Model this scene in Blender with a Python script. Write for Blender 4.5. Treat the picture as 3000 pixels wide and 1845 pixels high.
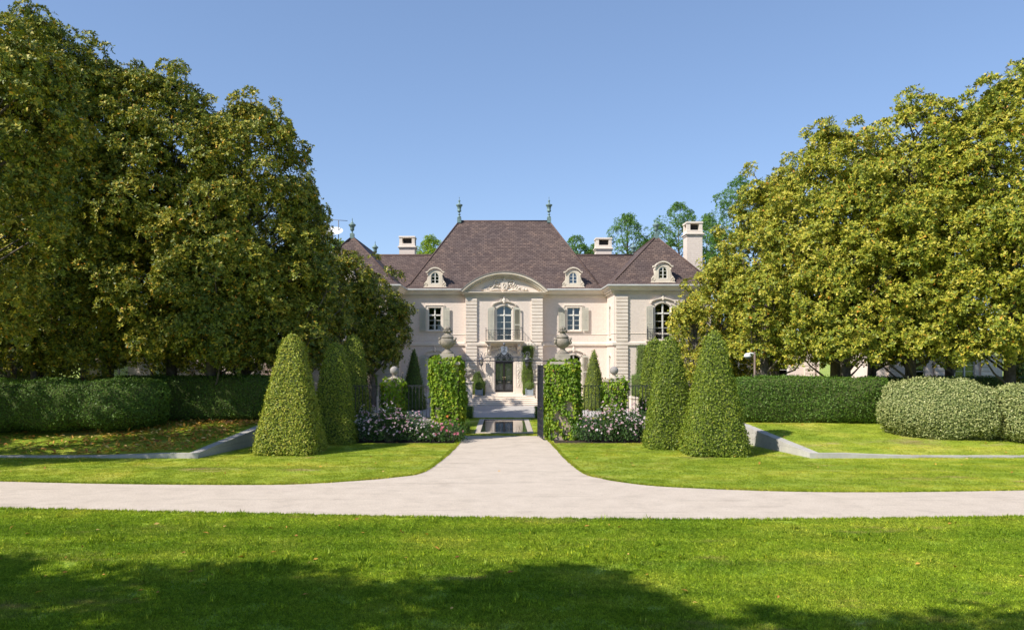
import bpy, math, random
import numpy as np
from mathutils import Matrix, Vector
R = math.radians
for o in list(bpy.data.objects): bpy.data.objects.remove(o)
SC = bpy.context.scene
COL = SC.collection
# ------------------------------------------------------------------ camera, sky, sun, exposure
F, CX, CY, H = 2300.0, 1477.0, 1028.0, 4.74        # focal length in photo pixels, vanishing point, eye height
cam = bpy.data.cameras.new('camera'); cam_o = bpy.data.objects.new('camera', cam); COL.objects.link(cam_o)
cam_o.location = (0, 0, H); cam_o.rotation_euler = (R(90), 0, 0)
cam.sensor_width = 36; cam.lens = 36 * F / 3000; cam.clip_end = 3000; cam.clip_start = .1
cam.shift_x = (1500 - CX) / 3000; cam.shift_y = (CY - 922.5) / 3000
SC.camera = cam_o
SUN_EL, SUN_AZ = 43.0, 57.5                          # elevation; azimuth left of the line from the house to the camera
sdir = Vector((-math.sin(R(SUN_AZ)) * math.cos(R(SUN_EL)), -math.cos(R(SUN_AZ)) * math.cos(R(SUN_EL)), math.sin(R(SUN_EL))))
w = bpy.data.worlds.new('World'); SC.world = w; w.use_nodes = True
nt = w.node_tree; bg = nt.nodes['Background']
sky = nt.nodes.new('ShaderNodeTexSky'); sky.sky_type = 'NISHITA'; sky.sun_disc = False
sky.sun_elevation = R(SUN_EL); sky.sun_rotation = R(180 + SUN_AZ)
sky.altitude = 100; sky.air_density = .85; sky.dust_density = 0.2; sky.ozone_density = 2.2
tint = nt.nodes.new('ShaderNodeMix'); tint.data_type = 'RGBA'; tint.blend_type = 'MULTIPLY'; tint.inputs[0].default_value = 1.0; tint.inputs[7].default_value = (1.0, .925, .97, 1)
nt.links.new(sky.outputs[0], tint.inputs[6]); gam = nt.nodes.new('ShaderNodeGamma'); gam.inputs[1].default_value = .65; nt.links.new(tint.outputs[2], gam.inputs[0])
tint2 = nt.nodes.new('ShaderNodeMix'); tint2.data_type = 'RGBA'; tint2.blend_type = 'MULTIPLY'; tint2.inputs[0].default_value = 1.0; tint2.inputs[7].default_value = (1.14, 1.375, 1.62, 1); nt.links.new(gam.outputs[0], tint2.inputs[6]); nt.links.new(tint2.outputs[2], bg.inputs[0]); bg.inputs[1].default_value = 0.148
sl = bpy.data.lights.new('sun', 'SUN'); sl.energy = 5.0; sl.angle = R(.53); sl.color = (1.0, .945, .85)
so = bpy.data.objects.new('sun', sl); COL.objects.link(so); so.rotation_euler = sdir.to_track_quat('Z', 'Y').to_euler(); so.location = (-40, -20, 60)
SC.view_settings.view_transform = 'Standard'; SC.view_settings.look = 'None'
SC.view_settings.exposure = 0.38; SC.view_settings.gamma = 1.0; SC.view_settings.use_curve_mapping = False
SC.render.engine = 'CYCLES'
SC.cycles.max_bounces = 6; SC.cycles.transparent_max_bounces = 8

rng = np.random.default_rng(7); random.seed(7)
def at(px, py, Y): return ((px - CX) / F * Y, Y, H - (py - CY) / F * Y)
def gnd(px, py, z=0.0):
    Y = F * (H - z) / (py - CY); return ((px - CX) / F * Y, Y)

# ------------------------------------------------------------------ object helpers
def wm(o):
    m = o.matrix_basis.copy()
    if o.parent: m = wm(o.parent) @ o.matrix_parent_inverse @ m
    return m
def put(o, parent=None):
    COL.objects.link(o)
    if parent is not None:
        o.parent = parent; o.matrix_parent_inverse = wm(parent).inverted()
    return o
def tag(o, label=None, cat=None, group=None, kind=None):
    if label: o['label'] = label
    if cat: o['category'] = cat
    if group: o['group'] = group
    if kind: o['kind'] = kind
    return o
def empty(name, loc, label=None, cat=None, group=None):
    o = bpy.data.objects.new(name, None); o.location = loc; o.empty_display_size = .3; COL.objects.link(o)
    return tag(o, label, cat, group)
def struct(o): o['kind'] = 'structure'; return o
def stuff(o): o['kind'] = 'stuff'; return o

def np_mesh(name, V, Fc, mat, smooth=False, rnd=None, n=None):
    """V (N,3), Fc (M,k) all faces with k corners"""
    V = np.asarray(V, dtype=np.float32); Fc = np.asarray(Fc, dtype=np.int32); k = Fc.shape[1]
    me = bpy.data.meshes.new(name); me.vertices.add(len(V)); me.vertices.foreach_set('co', V.ravel())
    me.loops.add(Fc.size); me.loops.foreach_set('vertex_index', Fc.ravel())
    me.polygons.add(len(Fc)); me.polygons.foreach_set('loop_start', np.arange(0, Fc.size, k, dtype=np.int32))
    me.update(calc_edges=True)
    if smooth: me.polygons.foreach_set('use_smooth', np.ones(len(Fc), dtype=bool))
    else: me.polygons.foreach_set('use_smooth', np.zeros(len(Fc), dtype=bool))
    if rnd is not None:
        a = me.attributes.new('rnd', 'FLOAT', 'FACE'); a.data.foreach_set('value', np.asarray(rnd, dtype=np.float32))
    if mat: me.materials.append(mat)
    return me

class MB:
    def __init__(s): s.v = []; s.f = []; s.sm = []
    def add(s, vs, fs, smooth=False):
        b = len(s.v); s.v += [tuple(p) for p in vs]; s.f += [tuple(b + i for i in f) for f in fs]; s.sm += [smooth] * len(fs); return s
    def box(s, x0, x1, y0, y1, z0, z1):
        return s.add([(x0,y0,z0),(x1,y0,z0),(x1,y1,z0),(x0,y1,z0),(x0,y0,z1),(x1,y0,z1),(x1,y1,z1),(x0,y1,z1)],
              [(0,3,2,1),(4,5,6,7),(0,1,5,4),(1,2,6,5),(2,3,7,6),(3,0,4,7)])
    def bbox(s, x0, x1, y0, y1, z0, z1, b=.015):
        """box with chamfered edges"""
        vs = []
        for z in ((z0, 1), (z0 + b, 0), (z1 - b, 0), (z1, 1)):
            i = b if z[1] else 0
            for (x, y, sx, sy) in ((x0,y0,1,1),(x1,y0,-1,1),(x1,y1,-1,-1),(x0,y1,1,-1)):
                vs.append((x + sx * (i + 0), y + sy * (i + 0), z[0]))
        fs = [(3,2,1,0), (12,13,14,15)]
        for k in range(3):
            for j in range(4):
                a = k*4 + j; c = k*4 + (j+1) % 4; fs.append((a, c, c+4, a+4))
        return s.add(vs, fs)
    def prism(s, pts, fn0, fn1, smooth=False):
        n = len(pts); vs = [fn0(*p) for p in pts] + [fn1(*p) for p in pts]
        fs = [tuple(range(n-1, -1, -1)), tuple(range(n, 2*n))] + [(i, (i+1) % n, n + (i+1) % n, n + i) for i in range(n)]
        s.add(vs, fs[:2]); 
        b = len(s.v) - 2*n
        s.f += [tuple(b + i for i in f) for f in fs[2:]]; s.sm += [smooth] * n
        return s
    def prism_xz(s, pts, y0, y1): return s.prism(pts, lambda a, b: (a, y0, b), lambda a, b: (a, y1, b))
    def prism_xy(s, pts, z0, z1): return s.prism(pts, lambda a, b: (a, b, z0), lambda a, b: (a, b, z1))
    def prism_yz(s, pts, x0, x1): return s.prism(pts, lambda a, b: (x0, a, b), lambda a, b: (x1, a, b))
    def lathe(s, prof, cx, cy, n=20, sq=False):
        vs = []; fs = []
        for (r, z) in prof:
            for j in range(n):
                a = 2 * math.pi * (j + .5) / n
                vs.append((cx + r * math.cos(a), cy + r * math.sin(a), z))
        for i in range(len(prof) - 1):
            for j in range(n):
                k = (j + 1) % n; fs.append((i*n+j, i*n+k, (i+1)*n+k, (i+1)*n+j))
        fs.append(tuple(range(n-1, -1, -1))); fs.append(tuple((len(prof)-1)*n + j for j in range(n)))
        return s.add(vs, fs, True)
    def tube(s, path, r, n=6, cap=True, smooth=True):
        P = [Vector(p) for p in path]; m = len(P); rr = r if hasattr(r, '__len__') else [r] * m
        vs = []; fs = []; up = None
        for i in range(m):
            d = (P[min(i+1, m-1)] - P[max(i-1, 0)])
            d = d.normalized() if d.length > 1e-9 else Vector((0, 0, 1))
            if up is None:
                up = Vector((0, 0, 1)) if abs(d.z) < .9 else Vector((1, 0, 0))
            u = (up - d * up.dot(d)); u = u.normalized() if u.length > 1e-6 else d.orthogonal().normalized(); up = u
            v = d.cross(u)
            for j in range(n):
                a = 2 * math.pi * j / n
                vs.append(P[i] + (u * math.cos(a) + v * math.sin(a)) * rr[i])
        for i in range(m - 1):
            for j in range(n):
                k = (j + 1) % n; fs.append((i*n+j, i*n+k, (i+1)*n+k, (i+1)*n+j))
        if cap: fs.append(tuple(range(n-1, -1, -1))); fs.append(tuple((m-1)*n + j for j in range(n)))
        return s.add(vs, fs, smooth)
    def ball(s, c, r, n=10, m=7, sc=(1, 1, 1)):
        vs = []; fs = []
        for i in range(m + 1):
            th = math.pi * i / m
            for j in range(n):
                a = 2 * math.pi * j / n
                vs.append((c[0] + r*sc[0]*math.sin(th)*math.cos(a), c[1] + r*sc[1]*math.sin(th)*math.sin(a), c[2] + r*sc[2]*math.cos(th)))
        for i in range(m):
            for j in range(n):
                k = (j + 1) % n; fs.append((i*n+j, (i+1)*n+j, (i+1)*n+k, i*n+k))
        return s.add(vs, fs, True)
    def sweep(s, path, prof, closed_prof=True):
        """sweep a profile [(out, z)] along a plan polyline, outward is to the right of travel, mitred"""
        P = [Vector((p[0], p[1])) for p in path]; m = len(P); vs = []; fs = []; n = len(prof)
        for i in range(m):
            ds = []
            if i > 0: ds.append((P[i] - P[i-1]).normalized())
            if i < m - 1: ds.append((P[i+1] - P[i]).normalized())
            ns = [Vector((d.y, -d.x)) for d in ds]
            if len(ns) == 2:
                b = ns[0] + ns[1]; q = b / max(.2, 1 + ns[0].dot(ns[1]))
            else: q = ns[0]
            for (o, z) in prof: vs.append((P[i].x + q.x * o, P[i].y + q.y * o, z))
        for i in range(m - 1):
            for j in range(n if closed_prof else n - 1):
                k = (j + 1) % n; fs.append((i*n+j, (i+1)*n+j, (i+1)*n+k, i*n+k))
        fs.append(tuple(range(n))); fs.append(tuple((m-1)*n + j for j in range(n-1, -1, -1)))
        return s.add(vs, fs)
    def mesh(s, name, mat, uv=False):
        me = bpy.data.meshes.new(name); me.from_pydata(s.v, [], s.f)
        me.polygons.foreach_set('use_smooth', s.sm)
        if mat: me.materials.append(mat)
        if uv:
            ul = me.uv_layers.new(name='UVMap'); Z = Vector((0, 0, 1))
            for p in me.polygons:
                nn = p.normal; u = Z.cross(nn)
                u = u.normalized() if u.length > .05 else Vector((1, 0, 0)); v = nn.cross(u)
                for li in p.loop_indices:
                    co = me.vertices[me.loops[li].vertex_index].co; ul.data[li].uv = (co.dot(u), co.dot(v))
        me.update(); return me
    def build(s, name, mat, parent=None, uv=False):
        return put(bpy.data.objects.new(name, s.mesh(name, mat, uv)), parent)

# ------------------------------------------------------------------ materials
def _new(name):
    m = bpy.data.materials.new(name); m.use_nodes = True; t = m.node_tree; t.nodes.clear()
    out = t.nodes.new('ShaderNodeOutputMaterial'); return m, t, out
def ramp(t, stops, interp='LINEAR'):
    r = t.nodes.new('ShaderNodeValToRGB'); cr = r.color_ramp; cr.interpolation = interp
    cr.elements[0].position = stops[0][0]; cr.elements[0].color = (*stops[0][1], 1)
    cr.elements[1].position = stops[-1][0]; cr.elements[1].color = (*stops[-1][1], 1)
    for p, c in stops[1:-1]:
        e = cr.elements.new(p); e.color = (*c, 1)
    return r
def noise(t, scale, detail=4, rough=.55, vec=None, dim='3D'):
    n = t.nodes.new('ShaderNodeTexNoise'); n.inputs['Scale'].default_value = scale; n.inputs['Detail'].default_value = detail
    n.inputs['Roughness'].default_value = rough
    if vec is not None: t.links.new(vec, n.inputs['Vector'])
    return n
def mixc(t, f, a, b, mode='MIX'):
    m = t.nodes.new('ShaderNodeMix'); m.data_type = 'RGBA'; m.blend_type = mode
    for sock, val in ((m.inputs[0], f), (m.inputs[6], a), (m.inputs[7], b)):
        if hasattr(val, 'links'): t.links.new(val, sock)
        elif isinstance(val, tuple): sock.default_value = (*val, 1)
        else: sock.default_value = val
    return m.outputs[2]
def mat(name, c1, c2=None, scale=2.0, rough=.8, bump=0.0, bscale=40.0, metal=0.0, spec=.3, c3=None, s3=.3, lo=.35, hi=.65):
    m, t, out = _new(name); p = t.nodes.new('ShaderNodeBsdfPrincipled'); t.links.new(p.outputs[0], out.inputs[0])
    g = t.nodes.new('ShaderNodeNewGeometry'); pos = g.outputs['Position']
    p.inputs['Roughness'].default_value = rough; p.inputs['Metallic'].default_value = metal; p.inputs['Specular IOR Level'].default_value = spec
    if c2 is None: c2 = tuple(x * .8 for x in c1)
    n = noise(t, scale, 6, .6, pos); r = ramp(t, [(lo, c1), (hi, c2)]); t.links.new(n.outputs[0], r.inputs[0]); col = r.outputs[0]
    if c3 is not None:
        n3 = noise(t, s3, 5, .65, pos); r3 = ramp(t, [(.52, (0, 0, 0)), (.7, (1, 1, 1))]); t.links.new(n3.outputs[0], r3.inputs[0])
        col = mixc(t, r3.outputs[0], col, c3)
    t.links.new(col, p.inputs['Base Color'])
    if bump:
        nb = noise(t, bscale, 3, .6, pos); b = t.nodes.new('ShaderNodeBump'); b.inputs['Strength'].default_value = bump; b.inputs['Distance'].default_value = .02
        t.links.new(nb.outputs[0], b.inputs['Height']); t.links.new(b.outputs[0], p.inputs['Normal'])
    return m
def leafmat(name, stops, trans=.22, rough=.42, spec=.4, tcol=(1.15, 1.2, .55)):
    m, t, out = _new(name); p = t.nodes.new('ShaderNodeBsdfPrincipled')
    a = t.nodes.new('ShaderNodeAttribute'); a.attribute_name = 'rnd'
    r = ramp(t, stops); t.links.new(a.outputs['Fac'], r.inputs[0])
    t.links.new(r.outputs[0], p.inputs['Base Color']); p.inputs['Roughness'].default_value = rough; p.inputs['Specular IOR Level'].default_value = spec
    tr = t.nodes.new('ShaderNodeBsdfTranslucent'); c = mixc(t, 1.0, r.outputs[0], tcol, 'MULTIPLY'); t.links.new(c, tr.inputs[0])
    mx = t.nodes.new('ShaderNodeMixShader'); mx.inputs[0].default_value = trans
    t.links.new(p.outputs[0], mx.inputs[1]); t.links.new(tr.outputs[0], mx.inputs[2]); t.links.new(mx.outputs[0], out.inputs[0])
    return m

def wallmat(name, c1, c2, row=.17, brick=.9, strength=.35):
    """painted long thin masonry courses, faint joints"""
    m, t, out = _new(name); p = t.nodes.new('ShaderNodeBsdfPrincipled'); t.links.new(p.outputs[0], out.inputs[0])
    uv = t.nodes.new('ShaderNodeUVMap'); g = t.nodes.new('ShaderNodeNewGeometry')
    b = t.nodes.new('ShaderNodeTexBrick'); t.links.new(uv.outputs[0], b.inputs['Vector'])
    b.inputs['Scale'].default_value = 1; b.inputs['Brick Width'].default_value = brick; b.inputs['Row Height'].default_value = row
    b.inputs['Mortar Size'].default_value = .012; b.inputs['Mortar Smooth'].default_value = .4; b.inputs['Bias'].default_value = 0
    b.inputs['Color1'].default_value = (*c1, 1); b.inputs['Color2'].default_value = (*[x * .95 for x in c1], 1); b.inputs['Mortar'].default_value = (*[x * .85 for x in c1], 1)
    n = noise(t, .55, 6, .65, g.outputs['Position']); r = ramp(t, [(.4, (0, 0, 0)), (.7, (1, 1, 1))]); t.links.new(n.outputs[0], r.inputs[0])
    col = mixc(t, r.outputs[0], b.outputs[0], c2)
    nf = noise(t, 7, 5, .7, g.outputs['Position']); rf_ = ramp(t, [(.35, (.93, .92, .91)), (.65, (1.03, 1.03, 1.03))]); t.links.new(nf.outputs[0], rf_.inputs[0]); col = mixc(t, 1.0, col, rf_.outputs[0], 'MULTIPLY')
    t.links.new(col, p.inputs['Base Color']); p.inputs['Roughness'].default_value = .85; p.inputs['Specular IOR Level'].default_value = .2
    bu = t.nodes.new('ShaderNodeBump'); bu.inputs['Strength'].default_value = strength; bu.inputs['Distance'].default_value = .02; bu.invert = True
    t.links.new(b.outputs['Fac'], bu.inputs['Height']); t.links.new(bu.outputs[0], p.inputs['Normal'])
    return m
def roofmat(name):
    m, t, out = _new(name); p = t.nodes.new('ShaderNodeBsdfPrincipled'); t.links.new(p.outputs[0], out.inputs[0])
    uv = t.nodes.new('ShaderNodeUVMap'); g = t.nodes.new('ShaderNodeNewGeometry')
    b = t.nodes.new('ShaderNodeTexBrick'); t.links.new(uv.outputs[0], b.inputs['Vector'])
    b.inputs['Scale'].default_value = 1; b.inputs['Brick Width'].default_value = .34; b.inputs['Row Height'].default_value = .21
    b.inputs['Mortar Size'].default_value = .022; b.inputs['Mortar Smooth'].default_value = .3; b.inputs['Bias'].default_value = -.1
    b.inputs['Color1'].default_value = (0, 0, 0, 1); b.inputs['Color2'].default_value = (1, 1, 1, 1); b.inputs['Mortar'].default_value = (.2, .2, .2, 1)
    r = ramp(t, [(0, (.095, .068, .058)), (.4, (.122, .090, .076)), (.75, (.145, .108, .09)), (.93, (.18, .128, .10)), (1, (.28, .235, .20))]); t.links.new(b.outputs[0], r.inputs[0])
    n = noise(t, .5, 5, .6, g.outputs['Position']); r2 = ramp(t, [(.35, (1.1, 1.02, 1.0)), (.7, (.8, .78, .86))]); t.links.new(n.outputs[0], r2.inputs[0])
    col = mixc(t, 1.0, r.outputs[0], r2.outputs[0], 'MULTIPLY')
    col = mixc(t, b.outputs['Fac'], col, (.045, .030, .028))
    t.links.new(col, p.inputs['Base Color']); p.inputs['Roughness'].default_value = .75; p.inputs['Specular IOR Level'].default_value = .3
    bu = t.nodes.new('ShaderNodeBump'); bu.inputs['Strength'].default_value = .8; bu.inputs['Distance'].default_value = .03
    sx = t.nodes.new('ShaderNodeSeparateXYZ'); t.links.new(uv.outputs[0], sx.inputs[0])
    dv = t.nodes.new('ShaderNodeMath'); dv.operation = 'DIVIDE'; dv.inputs[1].default_value = .21; t.links.new(sx.outputs[1], dv.inputs[0])
    fr = t.nodes.new('ShaderNodeMath'); fr.operation = 'FRACT'; t.links.new(dv.outputs[0], fr.inputs[0])
    iv = t.nodes.new('ShaderNodeMath'); iv.operation = 'SUBTRACT'; iv.inputs[0].default_value = 1; t.links.new(fr.outputs[0], iv.inputs[1])
    t.links.new(iv.outputs[0], bu.inputs['Height']); t.links.new(bu.outputs[0], p.inputs['Normal'])
    return m
def glassmat(name, refl=.28, tint=(.75, .8, .8)):
    m, t, out = _new(name); g = t.nodes.new('ShaderNodeBsdfGlossy'); g.inputs['Roughness'].default_value = .03; g.inputs[0].default_value = (.85, .92, 1, 1)
    tr = t.nodes.new('ShaderNodeBsdfTransparent'); tr.inputs[0].default_value = (*tint, 1)
    fr = t.nodes.new('ShaderNodeFresnel'); fr.inputs[0].default_value = 1.5
    ad = t.nodes.new('ShaderNodeMath'); ad.operation = 'ADD'; ad.inputs[1].default_value = refl * .12; ad.use_clamp = True; t.links.new(fr.outputs[0], ad.inputs[0])
    mx = t.nodes.new('ShaderNodeMixShader'); t.links.new(ad.outputs[0], mx.inputs[0]); t.links.new(tr.outputs[0], mx.inputs[1]); t.links.new(g.outputs[0], mx.inputs[2])
    t.links.new(mx.outputs[0], out.inputs[0]); return m
def grasscolor(t, blade=False):
    g = t.nodes.new('ShaderNodeNewGeometry'); pos = g.outputs['Position']
    n1 = noise(t, .35, 5, .6, pos); r1 = ramp(t, [(.3, (.215, .355, .024)), (.5, (.305, .44, .034)), (.7, (.43, .51, .065))]); t.links.new(n1.outputs[0], r1.inputs[0])
    n2 = noise(t, 6.0, 5, .7, pos); r2 = ramp(t, [(.3, (.72, .74, .7)), (.7, (1.25, 1.2, 1.2))]); t.links.new(n2.outputs[0], r2.inputs[0])
    col = mixc(t, 1.0, r1.outputs[0], r2.outputs[0], 'MULTIPLY')
    n4 = noise(t, 22.0, 3, .7, pos); r4 = ramp(t, [(.3, (.5, .52, .5)), (.7, (1.45, 1.42, 1.4))]); t.links.new(n4.outputs[0], r4.inputs[0]); col = mixc(t, 1.0, col, r4.outputs[0], 'MULTIPLY')
    n5 = noise(t, 9.0, 4, .8, pos); r5 = ramp(t, [(.32, (.66, .7, .66)), (.68, (1.32, 1.26, 1.4))]); t.links.new(n5.outputs[0], r5.inputs[0]); col = mixc(t, 1.0, col, r5.outputs[0], 'MULTIPLY')
    mp = t.nodes.new('ShaderNodeMapping'); mp.inputs['Scale'].default_value = (.3, .75, 1); mp.inputs['Location'].default_value = (3.1, 1.7, 0); t.links.new(pos, mp.inputs[0])
    n3 = noise(t, .62, 6, .72, mp.outputs[0]); r3 = ramp(t, [(.575, (0, 0, 0)), (.70, (.85, .85, .85))]); t.links.new(n3.outputs[0], r3.inputs[0])
    col = mixc(t, r3.outputs[0], col, (.42, .35, .15))
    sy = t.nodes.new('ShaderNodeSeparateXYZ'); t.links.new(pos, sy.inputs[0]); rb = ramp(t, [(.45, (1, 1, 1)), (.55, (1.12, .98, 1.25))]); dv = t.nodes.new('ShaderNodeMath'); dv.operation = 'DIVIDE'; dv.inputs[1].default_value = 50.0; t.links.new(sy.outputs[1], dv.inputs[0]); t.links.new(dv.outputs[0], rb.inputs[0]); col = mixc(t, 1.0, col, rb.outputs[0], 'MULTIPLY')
    mq = t.nodes.new('ShaderNodeMapping'); mq.inputs['Scale'].default_value = (.05, .95, 1); t.links.new(pos, mq.inputs[0]); n6 = noise(t, 1.0, 3, .6, mq.outputs[0]); r6 = ramp(t, [(.38, (.80, .86, .8)), (.62, (1.16, 1.1, 1.1))]); t.links.new(n6.outputs[0], r6.inputs[0]); col = mixc(t, 1.0, col, r6.outputs[0], 'MULTIPLY')
    return col
def grassmat(name, blade):
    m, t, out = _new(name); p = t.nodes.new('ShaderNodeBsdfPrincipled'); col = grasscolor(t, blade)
    if blade:
        a = t.nodes.new('ShaderNodeAttribute'); a.attribute_name = 'rnd'; r = ramp(t, [(0, (.7, .75, .6)), (.6, (1.15, 1.12, 1.0)), (.93, (1.5, 1.35, 1.3)), (1, (2.6, 1.9, 2.2))]); t.links.new(a.outputs['Fac'], r.inputs[0])
        col = mixc(t, 1.0, col, r.outputs[0], 'MULTIPLY')
    t.links.new(col, p.inputs['Base Color']); p.inputs['Roughness'].default_value = .55; p.inputs['Specular IOR Level'].default_value = .25
    if blade:
        tr = t.nodes.new('ShaderNodeBsdfTranslucent'); t.links.new(col, tr.inputs[0]); mx = t.nodes.new('ShaderNodeMixShader'); mx.inputs[0].default_value = .42
        t.links.new(p.outputs[0], mx.inputs[1]); t.links.new(tr.outputs[0], mx.inputs[2]); t.links.new(mx.outputs[0], out.inputs[0])
    else:
        g = t.nodes.new('ShaderNodeNewGeometry'); nb = noise(t, 28, 4, .75, g.outputs['Position']); b = t.nodes.new('ShaderNodeBump'); b.inputs['Strength'].default_value = 1.0; b.inputs['Distance'].default_value = .04
        t.links.new(nb.outputs[0], b.inputs['Height']); t.links.new(b.outputs[0], p.inputs['Normal']); t.links.new(p.outputs[0], out.inputs[0])
    return m

def drivemat(name):
    m, t, out = _new(name); p = t.nodes.new('ShaderNodeBsdfPrincipled'); t.links.new(p.outputs[0], out.inputs[0]); g = t.nodes.new('ShaderNodeNewGeometry'); pos = g.outputs['Position']
    n1 = noise(t, 1.1, 6, .7, pos); r1 = ramp(t, [(.3, (.60, .51, .425)), (.55, (.54, .455, .375)), (.75, (.45, .38, .315))]); t.links.new(n1.outputs[0], r1.inputs[0])
    n2 = noise(t, 26, 3, .8, pos); r2 = ramp(t, [(.3, (.72, .72, .72)), (.5, (1, 1, 1)), (.72, (1.16, 1.16, 1.15))]); t.links.new(n2.outputs[0], r2.inputs[0]); col = mixc(t, 1.0, r1.outputs[0], r2.outputs[0], 'MULTIPLY')
    mp = t.nodes.new('ShaderNodeMapping'); mp.inputs['Scale'].default_value = (.16, 1.5, 1); t.links.new(pos, mp.inputs[0]); n3 = noise(t, 1.0, 6, .75, mp.outputs[0]); r3 = ramp(t, [(.55, (1, 1, 1)), (.68, (.74, .73, .72))]); t.links.new(n3.outputs[0], r3.inputs[0]); col = mixc(t, 1.0, col, r3.outputs[0], 'MULTIPLY')
    v = t.nodes.new('ShaderNodeTexVoronoi'); v.inputs['Scale'].default_value = 2.2; t.links.new(pos, v.inputs['Vector']); rv = ramp(t, [(.035, (.45, .42, .4)), (.06, (1, 1, 1))]); t.links.new(v.outputs['Distance'], rv.inputs[0]); col = mixc(t, 1.0, col, rv.outputs[0], 'MULTIPLY')
    t.links.new(col, p.inputs['Base Color']); p.inputs['Roughness'].default_value = .92; p.inputs['Specular IOR Level'].default_value = .2
    nb = noise(t, 60, 3, .7, pos); b = t.nodes.new('ShaderNodeBump'); b.inputs['Strength'].default_value = .5; b.inputs['Distance'].default_value = .02; t.links.new(nb.outputs[0], b.inputs['Height']); t.links.new(b.outputs[0], p.inputs['Normal']); return m
WALL = wallmat('wall_stucco_courses', (.80, .685, .60), (.73, .625, .55))
STONE = mat('dressed_limestone', (.80, .70, .60), (.71, .61, .52), 1.2, .85, .15, 60)
STONE_P = mat('pale_cornice_stone', (.76, .67, .55), (.66, .57, .46), .9, .85, .12, 50)
AGED = mat('weathered_carved_stone', (.52, .45, .37), (.34, .30, .25), 3.0, .95, .6, 30, c3=(.20, .18, .15), s3=2.5)
ROOF = roofmat('brown_flat_roof_tiles')
RIDGE = mat('ridge_tile', (.14, .09, .075), (.10, .065, .06), 3, .8, .3, 20)
COPPER = mat('green_copper', (.22, .31, .29), (.13, .19, .19), 4, .6, .3, 30, metal=.2)
GUTTER = mat('pale_gutter_metal', (.60, .60, .57), (.48, .48, .46), .8, .5, .1, 20)
TRIM = mat('white_window_paint', (.72, .70, .64), (.66, .64, .58), 2, .5)
SHUT = mat('sage_grey_shutter_paint', (.56, .54, .45), (.50, .48, .40), 1.5, .6)
GLASS = glassmat('window_glass', .35, (.55, .6, .6))
DARK = mat('painted_dark_interior', (.03, .027, .024), (.02, .02, .02), 1, .95)  # darkness of the rooms put into the colour, so the panes look dark
CURT = mat('cream_curtain', (.62, .52, .30), (.5, .4, .22), 6, .9)
SHEER = mat('pale_curtain', (.6, .58, .6), (.5, .48, .52), 6, .9)
IRON = mat('black_wrought_iron', (.055, .055, .072), (.035, .035, .048), 8, .45, .1, 60, metal=.3, spec=.5)
IRON_G = mat('grey_wrought_iron', (.17, .17, .19), (.10, .10, .12), 8, .5, .1, 60, metal=.3, spec=.5)
BRONZE = mat('dark_bronze_door', (.045, .038, .036), (.03, .026, .025), 4, .4, .05, 40, metal=.4, spec=.5)
LEADP = mat('blue_grey_planter_paint', (.30, .345, .385), (.25, .29, .33), 3, .6)
CONC = drivemat('drive_pale_aggregate')
GRAVEL = mat('forecourt_gravel', (.50, .46, .43), (.40, .37, .35), 9, .95, .6, 45)
BLUESTONE = wallmat('retaining_wall_concrete', (.50, .47, .43), (.38, .36, .335), .30, 1.3, .6)
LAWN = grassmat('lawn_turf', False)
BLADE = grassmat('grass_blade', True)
SOIL = mat('planting_soil', (.06, .042, .03), (.035, .026, .02), 4, .95, .5, 20)
BARK = mat('magnolia_bark', (.17, .145, .125), (.09, .075, .065), 5, .95, .7, 18)
TWIG = mat('pale_twig', (.20, .17, .15), (.12, .10, .085), 4, .9)
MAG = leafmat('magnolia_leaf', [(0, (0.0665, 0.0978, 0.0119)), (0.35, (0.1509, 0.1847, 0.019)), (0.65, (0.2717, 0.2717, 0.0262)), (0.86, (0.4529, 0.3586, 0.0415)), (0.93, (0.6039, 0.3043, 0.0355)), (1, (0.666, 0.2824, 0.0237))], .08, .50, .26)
MAGY = leafmat('sun_tinted_magnolia_leaf', [(0, (0.0869, 0.1269, 0.0133)), (0.35, (0.2029, 0.2368, 0.0214)), (0.65, (0.3479, 0.3384, 0.0321)), (0.88, (0.5025, 0.4228, 0.0536)), (0.95, (0.5799, 0.3384, 0.0469)), (1, (0.6572, 0.2368, 0.0268))], .10, .50, .26)  # same magnolia leaf, with sunlight on the right row put into a brighter colour
DECID = leafmat('elm_leaf', [(0, (0.0525, 0.1275, 0.021)), (0.5, (0.1125, 0.225, 0.033)), (1, (0.18, 0.315, 0.0525))], .35, .5, .3)
LIME = leafmat('lime_leaf', [(0, (0.144, 0.24, 0.012)), (0.5, (0.24, 0.348, 0.018)), (1, (0.36, 0.432, 0.036))], .4, .5, .3)
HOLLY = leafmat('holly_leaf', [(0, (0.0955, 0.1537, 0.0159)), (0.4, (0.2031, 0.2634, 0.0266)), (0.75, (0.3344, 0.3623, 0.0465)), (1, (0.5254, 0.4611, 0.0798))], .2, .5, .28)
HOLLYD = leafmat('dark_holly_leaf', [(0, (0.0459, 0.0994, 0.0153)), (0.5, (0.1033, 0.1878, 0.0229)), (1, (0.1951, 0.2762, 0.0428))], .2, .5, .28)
VARIE = leafmat('variegated_leaf', [(0, (0.1392, 0.2001, 0.058)), (0.35, (0.2958, 0.3335, 0.116)), (0.7, (0.522, 0.5169, 0.2175)), (1, (0.8004, 0.7504, 0.3915))], .2, .5, .35)
BOX = leafmat('box_leaf', [(0, (0.0624, 0.1456, 0.0208)), (0.5, (0.1456, 0.2704, 0.0312)), (1, (0.2496, 0.3952, 0.0458))], .25, .5, .35)
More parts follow.
